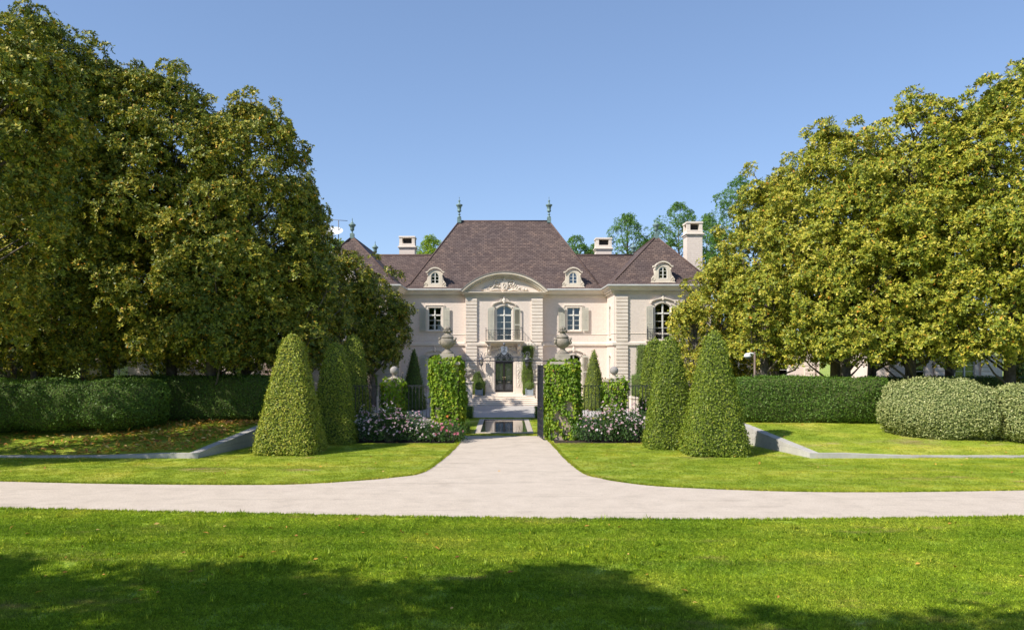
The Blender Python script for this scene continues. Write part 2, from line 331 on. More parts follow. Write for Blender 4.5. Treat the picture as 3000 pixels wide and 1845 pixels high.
IVY = leafmat('ivy_leaf', [(0, (0.0828, 0.1652, 0.0145)), (0.4, (0.1759, 0.287, 0.0202)), (0.75, (0.3104, 0.4088, 0.0319)), (0.95, (0.4968, 0.4872, 0.0435)), (1, (0.621, 0.2088, 0.058))], .34, .5, .25)
ROSEL = leafmat('rose_leaf', [(0, (0.0324, 0.081, 0.0216)), (0.5, (0.072, 0.153, 0.036)), (1, (0.135, 0.216, 0.063))], .2, .5, .35)
PINK = leafmat('pink_petal', [(0, (.62, .30, .40)), (.4, (.72, .52, .58)), (1, (.82, .76, .77))], .25, .6, .2, (1, .9, .9))
ROSY = leafmat('rose_red_petal', [(0, (.50, .10, .16)), (1, (.70, .36, .42))], .25, .6, .2, (1, .8, .8))
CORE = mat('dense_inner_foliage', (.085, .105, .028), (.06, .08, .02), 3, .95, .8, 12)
LITTER = leafmat('fallen_magnolia_leaf', [(0, (0.24, 0.105, 0.03)), (0.4, (0.48, 0.225, 0.045)), (0.8, (0.72, 0.405, 0.075)), (1, (0.825, 0.6, 0.24))], .2, .6, .3)
# ------------------------------------------------------------------ setting: ground, drive, forecourt
def sheet(name, pts, z, m, uv=False):
    mb = MB(); mb.add([(x, y, z) for x, y in pts], [tuple(range(len(pts)))]); return struct(mb.build(name, m, None, uv))
def grid_sheet(name, xs, ys, fz, m):
    V = [(x, y, fz(x, y)) for y in ys for x in xs]; n = len(xs)
    Fc = [(j*n+i, j*n+i+1, (j+1)*n+i+1, (j+1)*n+i) for j in range(len(ys)-1) for i in range(n-1)]
    return struct(put(bpy.data.objects.new(name, np_mesh(name, V, Fc, m, True))))
mb = MB(); mb.add([(-900, -300, 0), (900, -300, 0), (900, 1500, 0), (-900, 1500, 0)], [(0, 1, 2, 3)]); struct(mb.build('ground', LAWN))
far_edge_px = [(-900, 1392), (-300, 1402), (0, 1410), (300, 1417), (600, 1420), (854, 1419), (1050, 1408), (1160, 1398), (1238, 1385), (1293, 1350), (1336, 1311), (1352, 1287), (1356, 1277)]
far_edge_r = [(1598, 1277), (1601, 1287), (1622, 1309), (1659, 1348), (1708, 1387), (1760, 1401), (1805, 1410), (1952, 1426), (2318, 1440), (2684, 1441), (3000, 1436), (3400, 1428), (4200, 1412)]
near_px = [(-900, 1474), (0, 1490), (610, 1503), (1220, 1515), (1708, 1521), (2074, 1523), (2562, 1520), (3000, 1514), (3700, 1503), (4200, 1494)]
def smooth_poly(pts, k=4):
    P = [np.array(p, float) for p in pts]; out = []
    for i in range(len(P) - 1):
        p0, p1, p2, p3 = P[max(i-1, 0)], P[i], P[i+1], P[min(i+2, len(P)-1)]
        for j in range(k):
            t = j / k; out.append(tuple(.5 * ((2*p1) + (-p0+p2)*t + (2*p0-5*p1+4*p2-p3)*t*t + (-p0+3*p1-3*p2+p3)*t**3)))
    out.append(tuple(P[-1])); return out
EDGE_L = smooth_poly([gnd(*p) for p in far_edge_px]); EDGE_R = smooth_poly([gnd(*p) for p in far_edge_r]); NEAR = smooth_poly([gnd(*p) for p in near_px])
DRIVE = EDGE_L + EDGE_R + NEAR[::-1]
mb = MB(); mb.add([(x, y, .006) for x, y in DRIVE], [tuple(range(len(DRIVE)))]); struct(mb.build('driveway', CONC))
def in_poly(X, Y, poly):
    c = np.zeros(len(X), bool); n = len(poly)
    for i in range(n):
        x0, y0 = poly[i]; x1, y1 = poly[(i+1) % n]
        if y0 == y1: continue
        k = ((y0 > Y) != (y1 > Y)) & (X < (x1 - x0) * (Y - y0) / (y1 - y0) + x0); c ^= k
    return c
def fore_z(x, y): return .008 + .30 * min(1, max(0, (y - 56.0) / 5.0))
grid_sheet('forecourt', list(np.linspace(-40, 40, 9)), [55.9, 57, 58.5, 60, 61, 64, 70], fore_z, GRAVEL)

# raised lawn terraces behind the retaining walls
WALL_IN = [(12.25, 46.5), (12.25, 40.5), (13.55, 34.75)]
def wall_top(y): return .21 + .135 * (y - 34.75)
def terr_z(ax, y):
    base = max(0, .21 * (1 - min(1, max(0, (ax - 14) / 4.7))))
    return min(.9, base + max(0, .125 * (y - 34.9)))
def wallx(y):
    if y >= 40.5: return 12.25
    return 12.25 + (40.5 - y) / (40.5 - 34.75) * 1.3
for sgn, nm in ((-1, 'left'), (1, 'right')):
    V = []; ys = np.concatenate([np.linspace(34.9, 46, 24), [50, 56]]); us = np.linspace(0, 1, 26)**1.6; Fc = []
    for y in ys:
        x0 = wallx(y) + .12
        for u in us:
            ax = x0 + u * (60 - x0); V.append((sgn * ax, y, terr_z(ax, y) + .012))
    n = len(us)
    for j in range(len(ys)-1):
        for i in range(n-1):
            q = (j*n+i, j*n+i+1, (j+1)*n+i+1, (j+1)*n+i); Fc.append(q if sgn > 0 else q[::-1])
    struct(put(bpy.data.objects.new('lawn_terrace', np_mesh('lawn_terrace', V, Fc, LAWN, True))))
    t = empty('retaining_wall', (sgn * 13.5, 34.8, 0), 'low bluish concrete retaining wall in tree shade, sloping to the lawn at left' if sgn < 0 else 'low pale sunlit concrete retaining wall sloping down to the lawn at right', 'retaining wall', 'sloping retaining walls either side of the drive')
    mb = MB()
    # long leg towards the gate: sections with sloping top
    pts = [(12.25, 46.5), (12.25, 40.5), (13.55, 34.75)]
    vs = []; W = .42
    for (x, y) in pts:
        zt = min(.92, wall_top(y)) + .02
        vs += [(sgn * x, y, -.2), (sgn * (x + W), y, -.2), (sgn * (x + W), y, zt), (sgn * x, y, zt)]
    fs = [(0, 1, 2, 3), (11, 10, 9, 8)]
    for k in range(2):
        a = k * 4
        for j in range(4): fs.append((a + j, a + 4 + j, a + 4 + (j+1) % 4, a + (j+1) % 4))
    if sgn > 0: fs = [f[::-1] for f in fs]
    mb.add(vs, fs); mb.build('long_leg', BLUESTONE, t, True)
    # short return leg fading into the lawn; slightly proud
    mb = MB(); P = [(13.53, 34.74), (15.2, 34.78), (16.6, 34.80), (17.8, 34.82), (19.4, 34.84), (30.0, 34.86)]; zt = [.233, .20, .14, .095, .075, .07]; vs = []
    for (x, y), z in zip(P, zt): vs += [(sgn * x, y - .01, -.2), (sgn * x, y + .42, -.2), (sgn * x, y + .42, z), (sgn * x, y - .01, z)]
    fs = [(0, 1, 2, 3), tuple(len(vs) - 4 + j for j in (3, 2, 1, 0))]
    for k in range(len(P) - 1):
        a = k * 4
        for j in range(4): fs.append((a + j, a + 4 + j, a + 4 + (j+1) % 4, a + (j+1) % 4))
    if sgn < 0: fs = [f[::-1] for f in fs]
    mb.add(vs, fs); mb.build('return_leg', BLUESTONE, t, True)

# ------------------------------------------------------------------ the mansion
YM, YB, YW = 67.6, 66.92, 63.2        # main wall, projecting centre bay, wing front
XB, XW0, XW1 = 3.3, 8.85, 16.65
ZE, ZS = 9.95, 5.24                    # eaves, string course
house = empty('mansion', (0, YM, 0), 'cream two-storey mansion with steep brown hipped roof and arched pediment', 'house')

def arc(w, rise, n=12):
    """points (s, dz) over a chord of width w, dz measured from the springing"""
    if rise < 1e-4: return [(-w/2, 0), (w/2, 0)]
    rad = (w*w/4 + rise*rise) / (2*rise); out = []
    for i in range(n + 1):
        s = -w/2 + w * i / n; out.append((s, math.sqrt(max(0, rad*rad - s*s)) - (rad - rise)))
    return out
def wall(mb, o, ax, L, z0, z1, holes, depth=.26):
    ax = Vector(ax).normalized(); nx, ny = ax.y, -ax.x
    def P(s, z, d=0): return (o[0] + ax.x*s - nx*d, o[1] + ax.y*s - ny*d, z)
    S = sorted({0, L} | {h[0] for h in holes} | {h[1] for h in holes}); Zb = sorted({z0, z1} | {h[2] for h in holes} | {h[3] for h in holes})
    for i in range(len(S)-1):
        for j in range(len(Zb)-1):
            cs, cz = (S[i]+S[i+1])/2, (Zb[j]+Zb[j+1])/2
            if any(h[0] < cs < h[1] and h[2] < cz < h[3] for h in holes): continue
            mb.add([P(S[i], Zb[j]), P(S[i+1], Zb[j]), P(S[i+1], Zb[j+1]), P(S[i], Zb[j+1])], [(0, 1, 2, 3)])
    for (a, b, za, zb, rise) in holes:
        A = arc(b - a, rise); c = (a + b) / 2; sp = zb - rise
        C = [(c + s, sp + dz) for s, dz in A]
        if rise > 0:
            for (p, q) in zip(C[:-1], C[1:]): mb.add([P(p[0], p[1]), P(q[0], q[1]), P(q[0], zb), P(p[0], zb)], [(0, 1, 2, 3)])
        ring = [(a, za), (b, za)] + C[::-1]
        for k in range(len(ring)):
            p, q = ring[k], ring[(k+1) % len(ring)]
            if abs(p[0]-q[0]) + abs(p[1]-q[1]) < 1e-6: continue
            mb.add([P(p[0], p[1]), P(p[0], p[1], depth), P(q[0], q[1], depth), P(q[0], q[1])], [(0, 1, 2, 3)])

WX = 5.97                              # side window axes
def px_z(py, Y): return H - (py - CY) / F * Y
up_w = (1.12, 6.52, 8.48); lo_w = (1.25, 1.65, 4.45)
def wn(px, a, b, z0, z1, rise): return (px - a, px + b, z0, z1, rise)
for sgn in (-1, 1):
    mw = MB(); x0 = -XW0 if sgn < 0 else XB
    c = (sgn * WX) - x0
    wall(mw, (x0, YM), (1, 0), XW0 - XB, 0, ZE, [(c - .56, c + .56, up_w[1], up_w[2], 0), (c - .62, c + .62, lo_w[1], lo_w[2], .25)])
    mw.build('main_wall', WALL, house, True)
bw = MB(); wall(bw, (-XB, YB), (1, 0), 2*XB, 0, ZE, [(XB - .66, XB + .66, 5.66, 8.62, .30), (XB - .77, XB + .77, 1.22, 4.66, .46)], .34)
wall(bw, (-XB, YM), (0, -1), YM - YB, 0, ZE, []); wall(bw, (XB, YB), (0, 1), YM - YB, 0, ZE, [])
bw.build('centre_bay_wall', WALL, house, True)
WC = 12.77
for sgn in (-1, 1):
    m_ = MB(); x0 = XW0 if sgn > 0 else -XW1; c = sgn * WC - x0
    wall(m_, (x0, YW), (1, 0), XW1 - XW0, 0, ZE, [(c - .64, c + .64, 5.66, 8.62, .30), (c - .66, c + .66, 1.3, 4.5, .3)])
    if sgn > 0: wall(m_, (XW0, YM), (0, -1), YM - YW, 0, ZE, [(1.75, 2.65, 5.9, 8.5, .2), (1.75, 2.65, 1.4, 4.4, .2)])
    else: wall(m_, (-XW0, YW), (0, 1), YM - YW, 0, ZE, [(1.75, 2.65, 5.9, 8.5, .2), (1.75, 2.65, 1.4, 4.4, .2)])
    if sgn > 0: wall(m_, (XW1, YW), (0, 1), 18, 0, ZE, [])
    else: wall(m_, (-XW1, YW + 18), (0, -1), 18, 0, ZE, [])
    m_.build('wing_wall', WALL, house, True)
m_ = MB(); m_.box(-XW1 + .3, XW1 - .3, 70.2, 70.4, 0, 10); m_.box(-16.3, -9.2, 66.4, 66.6, 0, 9.9); m_.box(9.2, 16.3, 66.4, 66.6, 0, 9.9); m_.box(-XW1, XW1, 81, 81.3, 0, 10); m_.build('dark_interior_backing', DARK, house)  # near-black sheets added behind the windows; the gloom is in their colour
m_ = MB(); m_.box(-XW1 + .3, XW1 - .3, 67.95, 70.1, 5.1, 5.2); m_.box(-16.3, -9.2, 63.55, 66.3, 5.1, 5.2); m_.box(9.2, 16.3, 63.55, 66.3, 5.1, 5.2); m_.build('interior_floor', DARK, house)

# --- roofs (flared at the eaves)
rf = MB()
def hip(mb, e, b, r0, r1, ze, zb, zr):
    """e,b: (x0,x1,y0,y1) at eaves and at the flare; r0,r1: ridge ends (x,y)"""
    def q(c, z): x0, x1, y0, y1 = c; return [(x0,y0,z),(x1,y0,z),(x1,y1,z),(x0,y1,z)]
    vs = q(e, ze) + q(b, zb) + [(*r0, zr), (*r1, zr)]
    fs = [(0,1,5,4),(1,2,6,5),(2,3,7,6),(3,0,4,7)]
    if abs(r0[0]-r1[0]) > abs(r0[1]-r1[1]): fs += [(4,5,9,8),(5,6,9),(6,7,8,9),(7,4,8)]
    else: fs += [(4,5,8),(5,6,9,8),(6,7,9),(7,4,8,9)]
    mb.add(vs, fs)
hip(rf, (-8.8, 8.8, 67.02, 80.2), (-8.15, 8.15, 67.75, 79.4), (-4.2, 73.6), (4.2, 73.6), 9.97, 10.45, 16.9)
main_roof = rf.build('main_roof', ROOF, house, True)
rm = MB()
for (a, b) in (((-8.15, 67.75, 10.47), (-4.2, 73.6, 16.92)), ((8.15, 67.75, 10.47), (4.2, 73.6, 16.92)), ((-4.2, 73.6, 16.92), (4.2, 73.6, 16.92)), ((-8.8, 67.02, 9.99), (-8.15, 67.75, 10.47)), ((8.8, 67.02, 9.99), (8.15, 67.75, 10.47))):
    rm.tube([a, b], .07, 6)
rm.build('ridge_tiles', RIDGE, main_roof)
for sgn in (-1, 1):
    w_ = MB(); cx = sgn * 12.85; xs = sorted((sgn * 8.3, sgn * 17.2)); xb = sorted((sgn * 8.95, sgn * 16.6))
    hip(w_, (xs[0], xs[1], 62.62, 83), (xb[0], xb[1], 63.3, 82.3), (cx, 66.4), (cx, 78), 9.97, 10.45, 14.4)
    wr = w_.build('wing_roof', ROOF, house, True)
    rm = MB()
    for (a, b) in (((xb[0], 63.3, 10.47), (cx, 66.4, 14.42)), ((xb[1], 63.3, 10.47), (cx, 66.4, 14.42)), ((cx, 66.4, 14.42), (cx, 78, 14.42))): rm.tube([a, b], .065, 6)
    rm.build('ridge_tiles', RIDGE, wr)
    l_ = MB(); xa, xb2 = sorted((sgn * 2.0, sgn * 12.6))
    l_.add([(xa, 69.7, 9.6), (xb2, 69.7, 9.6), (xb2, 75, 13.87), (xa, 75, 13.87), (xb2, 80.3, 9.6), (xa, 80.3, 9.6)], [(0, 1, 2, 3), (3, 2, 4, 5)])
    lr = l_.build('link_roof', ROOF, house, True)
    MB().tube([(xa, 75, 13.89), (xb2, 75, 13.89)], .09, 6).build('ridge_tiles', RIDGE, lr)

# --- cornices
corn = [(0, 9.30), (.06, 9.30), (.06, 9.40), (.10, 9.42), (.10, 9.56), (.30, 9.58), (.30, 9.66), (.36, 9.69), (.46, 9.84), (.55, 9.87), (.55, 9.93), (0, 9.93)]
pl = [(-XW1, YW + 6), (-XW1, YW), (-XW0, YW), (-XW0, YM), (-XB - .002, YM)]
prr = [(XB + .002, YM), (XW0, YM), (XW0, YW), (XW1, YW), (XW1, YW + 6)]
gut = [(.40, 9.935), (.60, 9.935), (.62, 9.95), (.62, 10.04), (.58, 10.06), (.40, 10.06)]
for p in (pl, prr):
    MB().sweep(p, corn).build('cornice', STONE_P, house); MB().sweep(p, gut).build('gutter', GUTTER, house)
MB().sweep([(-XB, YM - .001), (-XB, YB), (XB, YB), (XB, YM - .001)], [(0, 9.30), (.06, 9.30), (.06, 9.40), (.10, 9.42), (.10, 9.54), (.30, 9.57), (.30, 9.64), (.42, 9.70), (.42, 9.76), (0, 9.78)]).build('bay_cornice', STONE_P, house)
def dentils(path, proj0, proj1, z0, z1, step=.16, wd=.085):
    mb = MB(); 
    for (a, b) in zip(path[:-1], path[1:]):
        a, b = Vector(a), Vector(b); d = b - a; L = d.length; d /= L; n = Vector((d.y, -d.x)); k = int(L / step)
        for i in range(k):
            s = (i + .5) * L / k; p = a + d * s; q = [p - d*wd/2 + n*proj0, p + d*wd/2 + n*proj0, p + d*wd/2 + n*proj1, p - d*wd/2 + n*proj1]
            mb.prism_xy([(v.x, v.y) for v in q][::-1], z0, z1)
    return mb
mb = dentils(pl[1:], .098, .2, 9.44, 9.545); mb2 = dentils(prr[:-1], .098, .2, 9.44, 9.545); mb.add(mb2.v, mb2.f); mb2 = dentils([(-XB, YB), (XB, YB)], .098, .2, 9.43, 9.53); mb.add(mb2.v, mb2.f)
stuff(mb.build('dentils', STONE_P, house))
strg = [(0, 5.18), (.10, 5.18), (.13, 5.24), (.13, 5.42), (.07, 5.48), (0, 5.48)]
full = [(-XW1, YW + 6), (-XW1, YW), (-XW0, YW), (-XW0, YM), (-XB, YM), (-XB, YB), (XB, YB), (XB, YM), (XW0, YM), (XW0, YW), (XW1, YW), (XW1, YW + 6)]
for p in (full[:6], full[6:]):
    MB().sweep(p if p[0][0] < 0 else p, strg).build('string_course', STONE, house)
MB().sweep([(-XB + .131, YB), (XB - .131, YB)], strg).build('string_course', STONE, house)
for p in (full[:5], full[7:]):
    MB().sweep(p, [(0, 6.14), (.035, 6.14), (.035, 6.18), (0, 6.19)]).build('sill_band', STONE, house)
    MB().sweep(p, [(0, .2), (.14, .2), (.14, 1.05), (.08, 1.12), (0, 1.12)]).build('plinth', STONE, house)

# --- rusticated pilasters: every block its own piece
bm_ = {}
def quoin(x0, x1, y, z, h, parent, depth=.14):
    key = (round(x1 - x0, 3), round(h, 3), depth)
    if key not in bm_: bm_[key] = MB().bbox(0, key[0], -depth, .02, 0, key[1], .022).mesh('quoin_block', STONE, True)
    o = bpy.data.objects.new('quoin_block', bm_[key]); o.location = (x0, y + random.uniform(-.004, .004), z); put(o, parent)
def pilaster(xc, y, zs):
    p = MB().box(xc - .47, xc + .47, y - .055, y + .01, zs[0][0], zs[0][1]).box(xc - .47, xc + .47, y - .055, y + .01, zs[1][0], zs[1][1]).build('pilaster', STONE, house)
    for (a, b) in zs:
        n = max(1, round((b - a) / .292)); h = (b - a) / n
        for i in range(n): quoin(xc - .48, xc + .48, y, a + i*h + .022, h - .044, p)
for xc in (-XB + .50, XB - .50): pilaster(xc, YB, [(1.05, 5.17), (5.49, 9.22)])
for sgn in (-1, 1): pilaster(sgn * (XW0 + .62), YW, [(1.13, 5.17), (5.49, 9.22)])
# frieze panel above the bay pilasters
MB().box(-XB, XB, YB - .02, YB + .01, 9.2, 9.31).build('frieze', STONE, house)

# --- segmental pediment
ped = MB(); yb = YB
out_ = arc(7.5, 1.62, 28); zb = 9.76
def band(mb, w1, r1, w2, r2, y0, y1, zb1, zb2, n=28):
    A = arc(w1, r1, n); B = arc(w2, r2, n)
    for i in range(n):
        mb.prism_xz([(A[i][0], zb1 + A[i][1]), (A[i+1][0], zb1 + A[i+1][1]), (B[i+1][0], zb2 + B[i+1][1]), (B[i][0], zb2 + B[i][1])][::-1], y0, y1)
band(ped, 7.5, 1.66, 7.06, 1.50, yb - .58, yb + 3.2, zb + .02, zb); band(ped, 7.06, 1.50, 6.62, 1.36, yb - .42, yb + .1, zb, zb); band(ped, 6.62, 1.36, 6.2, 1.22, yb - .16, yb + .1, zb, zb)
pd = ped.build('pediment_arch', STONE_P, house)
A = arc(6.9, 1.44, 28); mb = MB(); mb.prism_xz([(-3.45, zb)] + [(s, zb + dz) for s, dz in A] + [(3.45, zb)], yb - .06, yb + .3); mb.build('tympanum', WALL, pd, True)
cap = MB(); band(cap, 7.58, 1.71, 7.44, 1.63, yb - .62, yb + 3.3, zb + .03, zb + .02); cap.build('pediment_capping', mat('lead_capping', (.26, .22, .20), (.2, .17, .16), 2, .6), pd)
dn = MB(); A = arc(6.55, 1.34, 40)
for i in range(1, 40):
    s, dz = A[i]; dn.box(s - .045, s + .045, yb - .30, yb - .1, zb + dz - .12, zb + dz + .01)
stuff(dn.build('pediment_dentils', STONE_P, pd))
def spiral(cx, cz, r0, r1, a0, turns, y, n=22, flip=1):
    return [(cx + flip * (r0 + (r1 - r0)*i/n) * math.cos(a0 + turns*2*math.pi*i/n), y, cz + (r0 + (r1 - r0)*i/n) * math.sin(a0 + turns*2*math.pi*i/n)) for i in range(n + 1)]
cr = MB(); yc = yb - .10
cr.prism_xz([(-.30, zb + .95), (-.32, zb + .45), (-.2, zb + .2), (0, zb + .1), (.2, zb + .2), (.32, zb + .45), (.30, zb + .95)], yc - .10, yc + .05)
cr.ball((0, yc - .02, zb + 1.17), .10, 8, 6); cr.ball((0, yc - .02, zb + 1.03), .17, 8, 5, (1, .6, .6))
for f in (-1, 1):
    cr.tube(spiral(f * .62, zb + .78, .26, .05, -1.2, 1.2, yc - .03, 18, f), [.075 - .0025*i for i in range(19)], 6)
    cr.tube(spiral(f * 1.15, zb + .42, .26, .05, 2.2, 1.1, yc - .02, 18, f), .055, 6); cr.tube(spiral(f * 1.62, zb + .25, .16, .03, 2.2, 1.1, yc - .02, 16, f), .05, 6)
    cr.tube([(f * .3, yc, zb + .12), (f * .8, yc - .03, zb + .2), (f * 1.3, yc - .03, zb + .10), (f * 1.9, yc, zb + .10)], [.06, .07, .06, .03], 6)
    for k in range(16):
        u = k / 15; cr.ball((f * (.38 + 1.5*u), yc - .03, zb + .2 + (1 - u)*.55*random.uniform(.2, 1)), random.uniform(.05, .10), 7, 5, (1.2, .7, 1))
cr.tube(spiral(.0, zb + .58, .12, .12, 0, 1, yc - .12, 14), .025, 5); cr.tube(spiral(.02, zb + .30, .09, .09, 1.0, .8, yc - .12, 12), .025, 5); cr.tube([(0, yc - .11, zb + .86), (-.08, yc - .12, zb + .72), (.08, yc - .12, zb + .66)], .025, 5)
cr.build('carved_crest', STONE, pd)

# --- windows
def window(loc, rotz, w, z0, z1, rise, rows, transom=None, parent=house, sill=True, frame_m=TRIM, name='window', t=.06, ydep=.16):
    """rows: z positions of glazing bars; two leaves with a meeting stile"""
    mb = MB(); sp = z1 - rise
    mb.box(-w/2, -w/2 + t, ydep - .05, ydep + .05, z0, sp).box(w/2 - t, w/2, ydep - .05, ydep + .05, z0, sp).box(-w/2 + t, w/2 - t, ydep - .05, ydep + .05, z0, z0 + t)
    if rise > 0:
        A = arc(w, rise); B = arc(w - 2*t, rise - .01)
        for i in range(len(A) - 1):
            mb.prism_xz([(A[i][0], sp + A[i][1]), (A[i+1][0], sp + A[i+1][1]), (B[i+1][0], sp - t + B[i+1][1]), (B[i][0], sp - t + B[i][1])][::-1], ydep - .05, ydep + .05)
    else: mb.box(-w/2 + t, w/2 - t, ydep - .05, ydep + .05, z1 - t, z1)
    top = z1 - t - .004
    mb.box(-.055, .055, ydep - .07, ydep + .045, z0 + t, top)
    if transom: mb.box(-w/2 + t, w/2 - t, ydep - .078, ydep + .04, transom - .06, transom + .06); mb.ball((0, ydep - .09, transom), .07, 8, 5, (1, .5, 1.3))
    for z in rows: mb.box(-w/2 + t, -.055, ydep - .03, ydep + .02, z - .017, z + .017).box(.055, w/2 - t, ydep - .03, ydep + .02, z - .017, z + .017)
    o = bpy.data.objects.new(name, mb.mesh(name, frame_m)); o.location = loc; o.rotation_euler = (0, 0, rotz); put(o, parent)
    zs = sorted([z0 + t] + list(rows) + ([transom] if transom else []) + [top])
    for k in range(len(zs) - 1):
        for sd in (-1, 1):
            x0, x1 = (-w/2 + t - .005, -.05) if sd < 0 else (.05, w/2 - t + .005); za, zb_ = zs[k], zs[k+1]
            pts = [(x0, za), (x1, za)]
            if k == len(zs) - 2 and rise > 0:
                B = [(s, min(zb_, sp - t + dz)) for s, dz in arc(w - 2*t + .01, rise) if x0 - 1e-6 <= s <= x1 + 1e-6]; pts += [(x1, B[-1][1])] + B[::-1] if sd < 0 else [(x1, B[-1][1])] + B[::-1]
                pts += [(x0, B[0][1])]
            else: pts += [(x1, zb_), (x0, zb_)]
            cl = [pts[0]]
            for p in pts[1:]:
                if abs(p[0]-cl[-1][0]) + abs(p[1]-cl[-1][1]) > 1e-4: cl.append(p)
            m2 = MB(); m2.prism_xz(cl, ydep + .012, ydep + .018)
            pn = bpy.data.objects.new('pane', m2.mesh('pane', GLASS)); pn.location = loc; pn.rotation_euler = (0, 0, rotz); put(pn, o)
    if sill:
        s_ = bpy.data.objects.new('sill', MB().bbox(-w/2 - .14, w/2 + .14, -.16, .12, z0 - .13, z0 - .002).mesh('sill', STONE)); s_.location = loc; s_.rotation_euler = (0, 0, rotz); put(s_, o)
    return o
def surround(loc, rotz, w, z0, z1, rise, b=.17, proj=.05):
    mb = MB(); sp = z1 - rise
    mb.box(-w/2 - b, -w/2, -proj, .02, z0, sp).box(w/2, w/2 + b, -proj, .02, z0, sp)
    if rise > 0:
        A = arc(w + 2*b, rise + .03); B = arc(w, rise)
        for i in range(len(A) - 1): mb.prism_xz([(A[i][0], sp + b + A[i][1] - .02), (A[i+1][0], sp + b + A[i+1][1] - .02), (B[i+1][0], sp + B[i+1][1]), (B[i][0], sp + B[i][1])][::-1], -proj, .02)
        mb.box(-w/2 - b, -w/2, -proj, .02, sp, sp + b - .02).box(w/2, w/2 + b, -proj, .02, sp, sp + b - .02)
    else: mb.box(-w/2 - b, w/2 + b, -proj, .02, z1, z1 + .16)
    o = bpy.data.objects.new('window_surround', mb.mesh('window_surround', STONE)); o.location = loc; o.rotation_euler = (0, 0, rotz); return put(o, house)
shm = {}
def shutter(x, y, z0, z1, w, slope=0.0, rotz=0):
    """open louvred shutter standing off the wall; slope raises the outer... inner top corner"""
    key = (round(z1 - z0, 3), w, slope)
    if key not in shm:
        h = z1 - z0; b = .055; f = MB()
        f.prism_xz([(0, 0), (b, 0), (b, h + slope*b/w), (0, h)], -.025, .025)
        f.prism_xz([(w - b, 0), (w, 0), (w, h + slope), (w - b, h + slope*(w-b)/w)], -.025, .025)
        f.box(b, w - b, -.024, .024, 0, .09)
        f.prism_xz([(b, h - .09), (w - b, h - .09), (w - b, h + slope*(w-b)/w), (b, h + slope*b/w)], -.024, .024)
        f.box(b, w - b, -.023, .023, h*.48, h*.48 + .07)
        s = MB(); n = int((h - .2) / .055)
        for i in range(n):
            z = .10 + i * (h - .2) / n
            s.add([(b, -.02, z), (w - b, -.02, z), (w - b, .015, z + .05), (b, .015, z + .05)], [(0, 1, 2, 3)])
        shm[key] = (f.mesh('shutter', SHUT), s.mesh('louvers', SHUT))
    f, s = shm[key]
    o = bpy.data.objects.new('shutter', f); o.location = (x, y, z0); o.rotation_euler = (0, 0, rotz); put(o, house)
    q = bpy.data.objects.new('louvers', s); q.location = (x, y, z0); q.rotation_euler = (0, 0, rotz); put(q, o); q['kind'] = 'stuff'
def arched_hood(xc, y, z, w, crest=1.0):
    """curved hood mould with a carved crest over an arched opening"""
    mb = MB(); A = arc(w, .26, 14); B = arc(w, .26, 14)
    for i in range(14): mb.prism_xz([(A[i][0], z + A[i][1]), (A[i+1][0], z + A[i+1][1]), (A[i+1][0], z + A[i+1][1] + .09), (A[i][0], z + A[i][1] + .09)], -.17, .02)
    for f in (-1, 1): mb.box(f*w/2 - .06, f*w/2 + .06, -.16, .02, z - .09, z + .05)
    o = bpy.data.objects.new('hood_mould', mb.mesh('hood_mould', STONE)); o.location = (xc, y, 0); put(o, house)
    c = MB(); s = crest
    c.ball((0, -.10, z + .36), .17*s, 9, 6, (.9, .7, 1.3)); c.ball((0, -.10, z + .36 + .24*s), .10*s, 8, 5); c.ball((0, -.12, z + .2), .12*s, 8, 5)
    for f in (-1, 1):
        c.tube(spiral(f*.22*s, z + .34, .14*s, .03, -1.0, 1.1, -.10, 14, f), .04*s, 5); c.ball((f*.38*s, -.08, z + .26), .075*s, 7, 5, (1.5, .7, .8)); c.ball((f*.54*s, -.06, z + .2), .05*s, 7, 5, (1.6, .7, .8))
    o2 = bpy.data.objects.new('carved_crest', c.mesh('carved_crest', STONE)); o2.location = (xc, y, 0); put(o2, o)
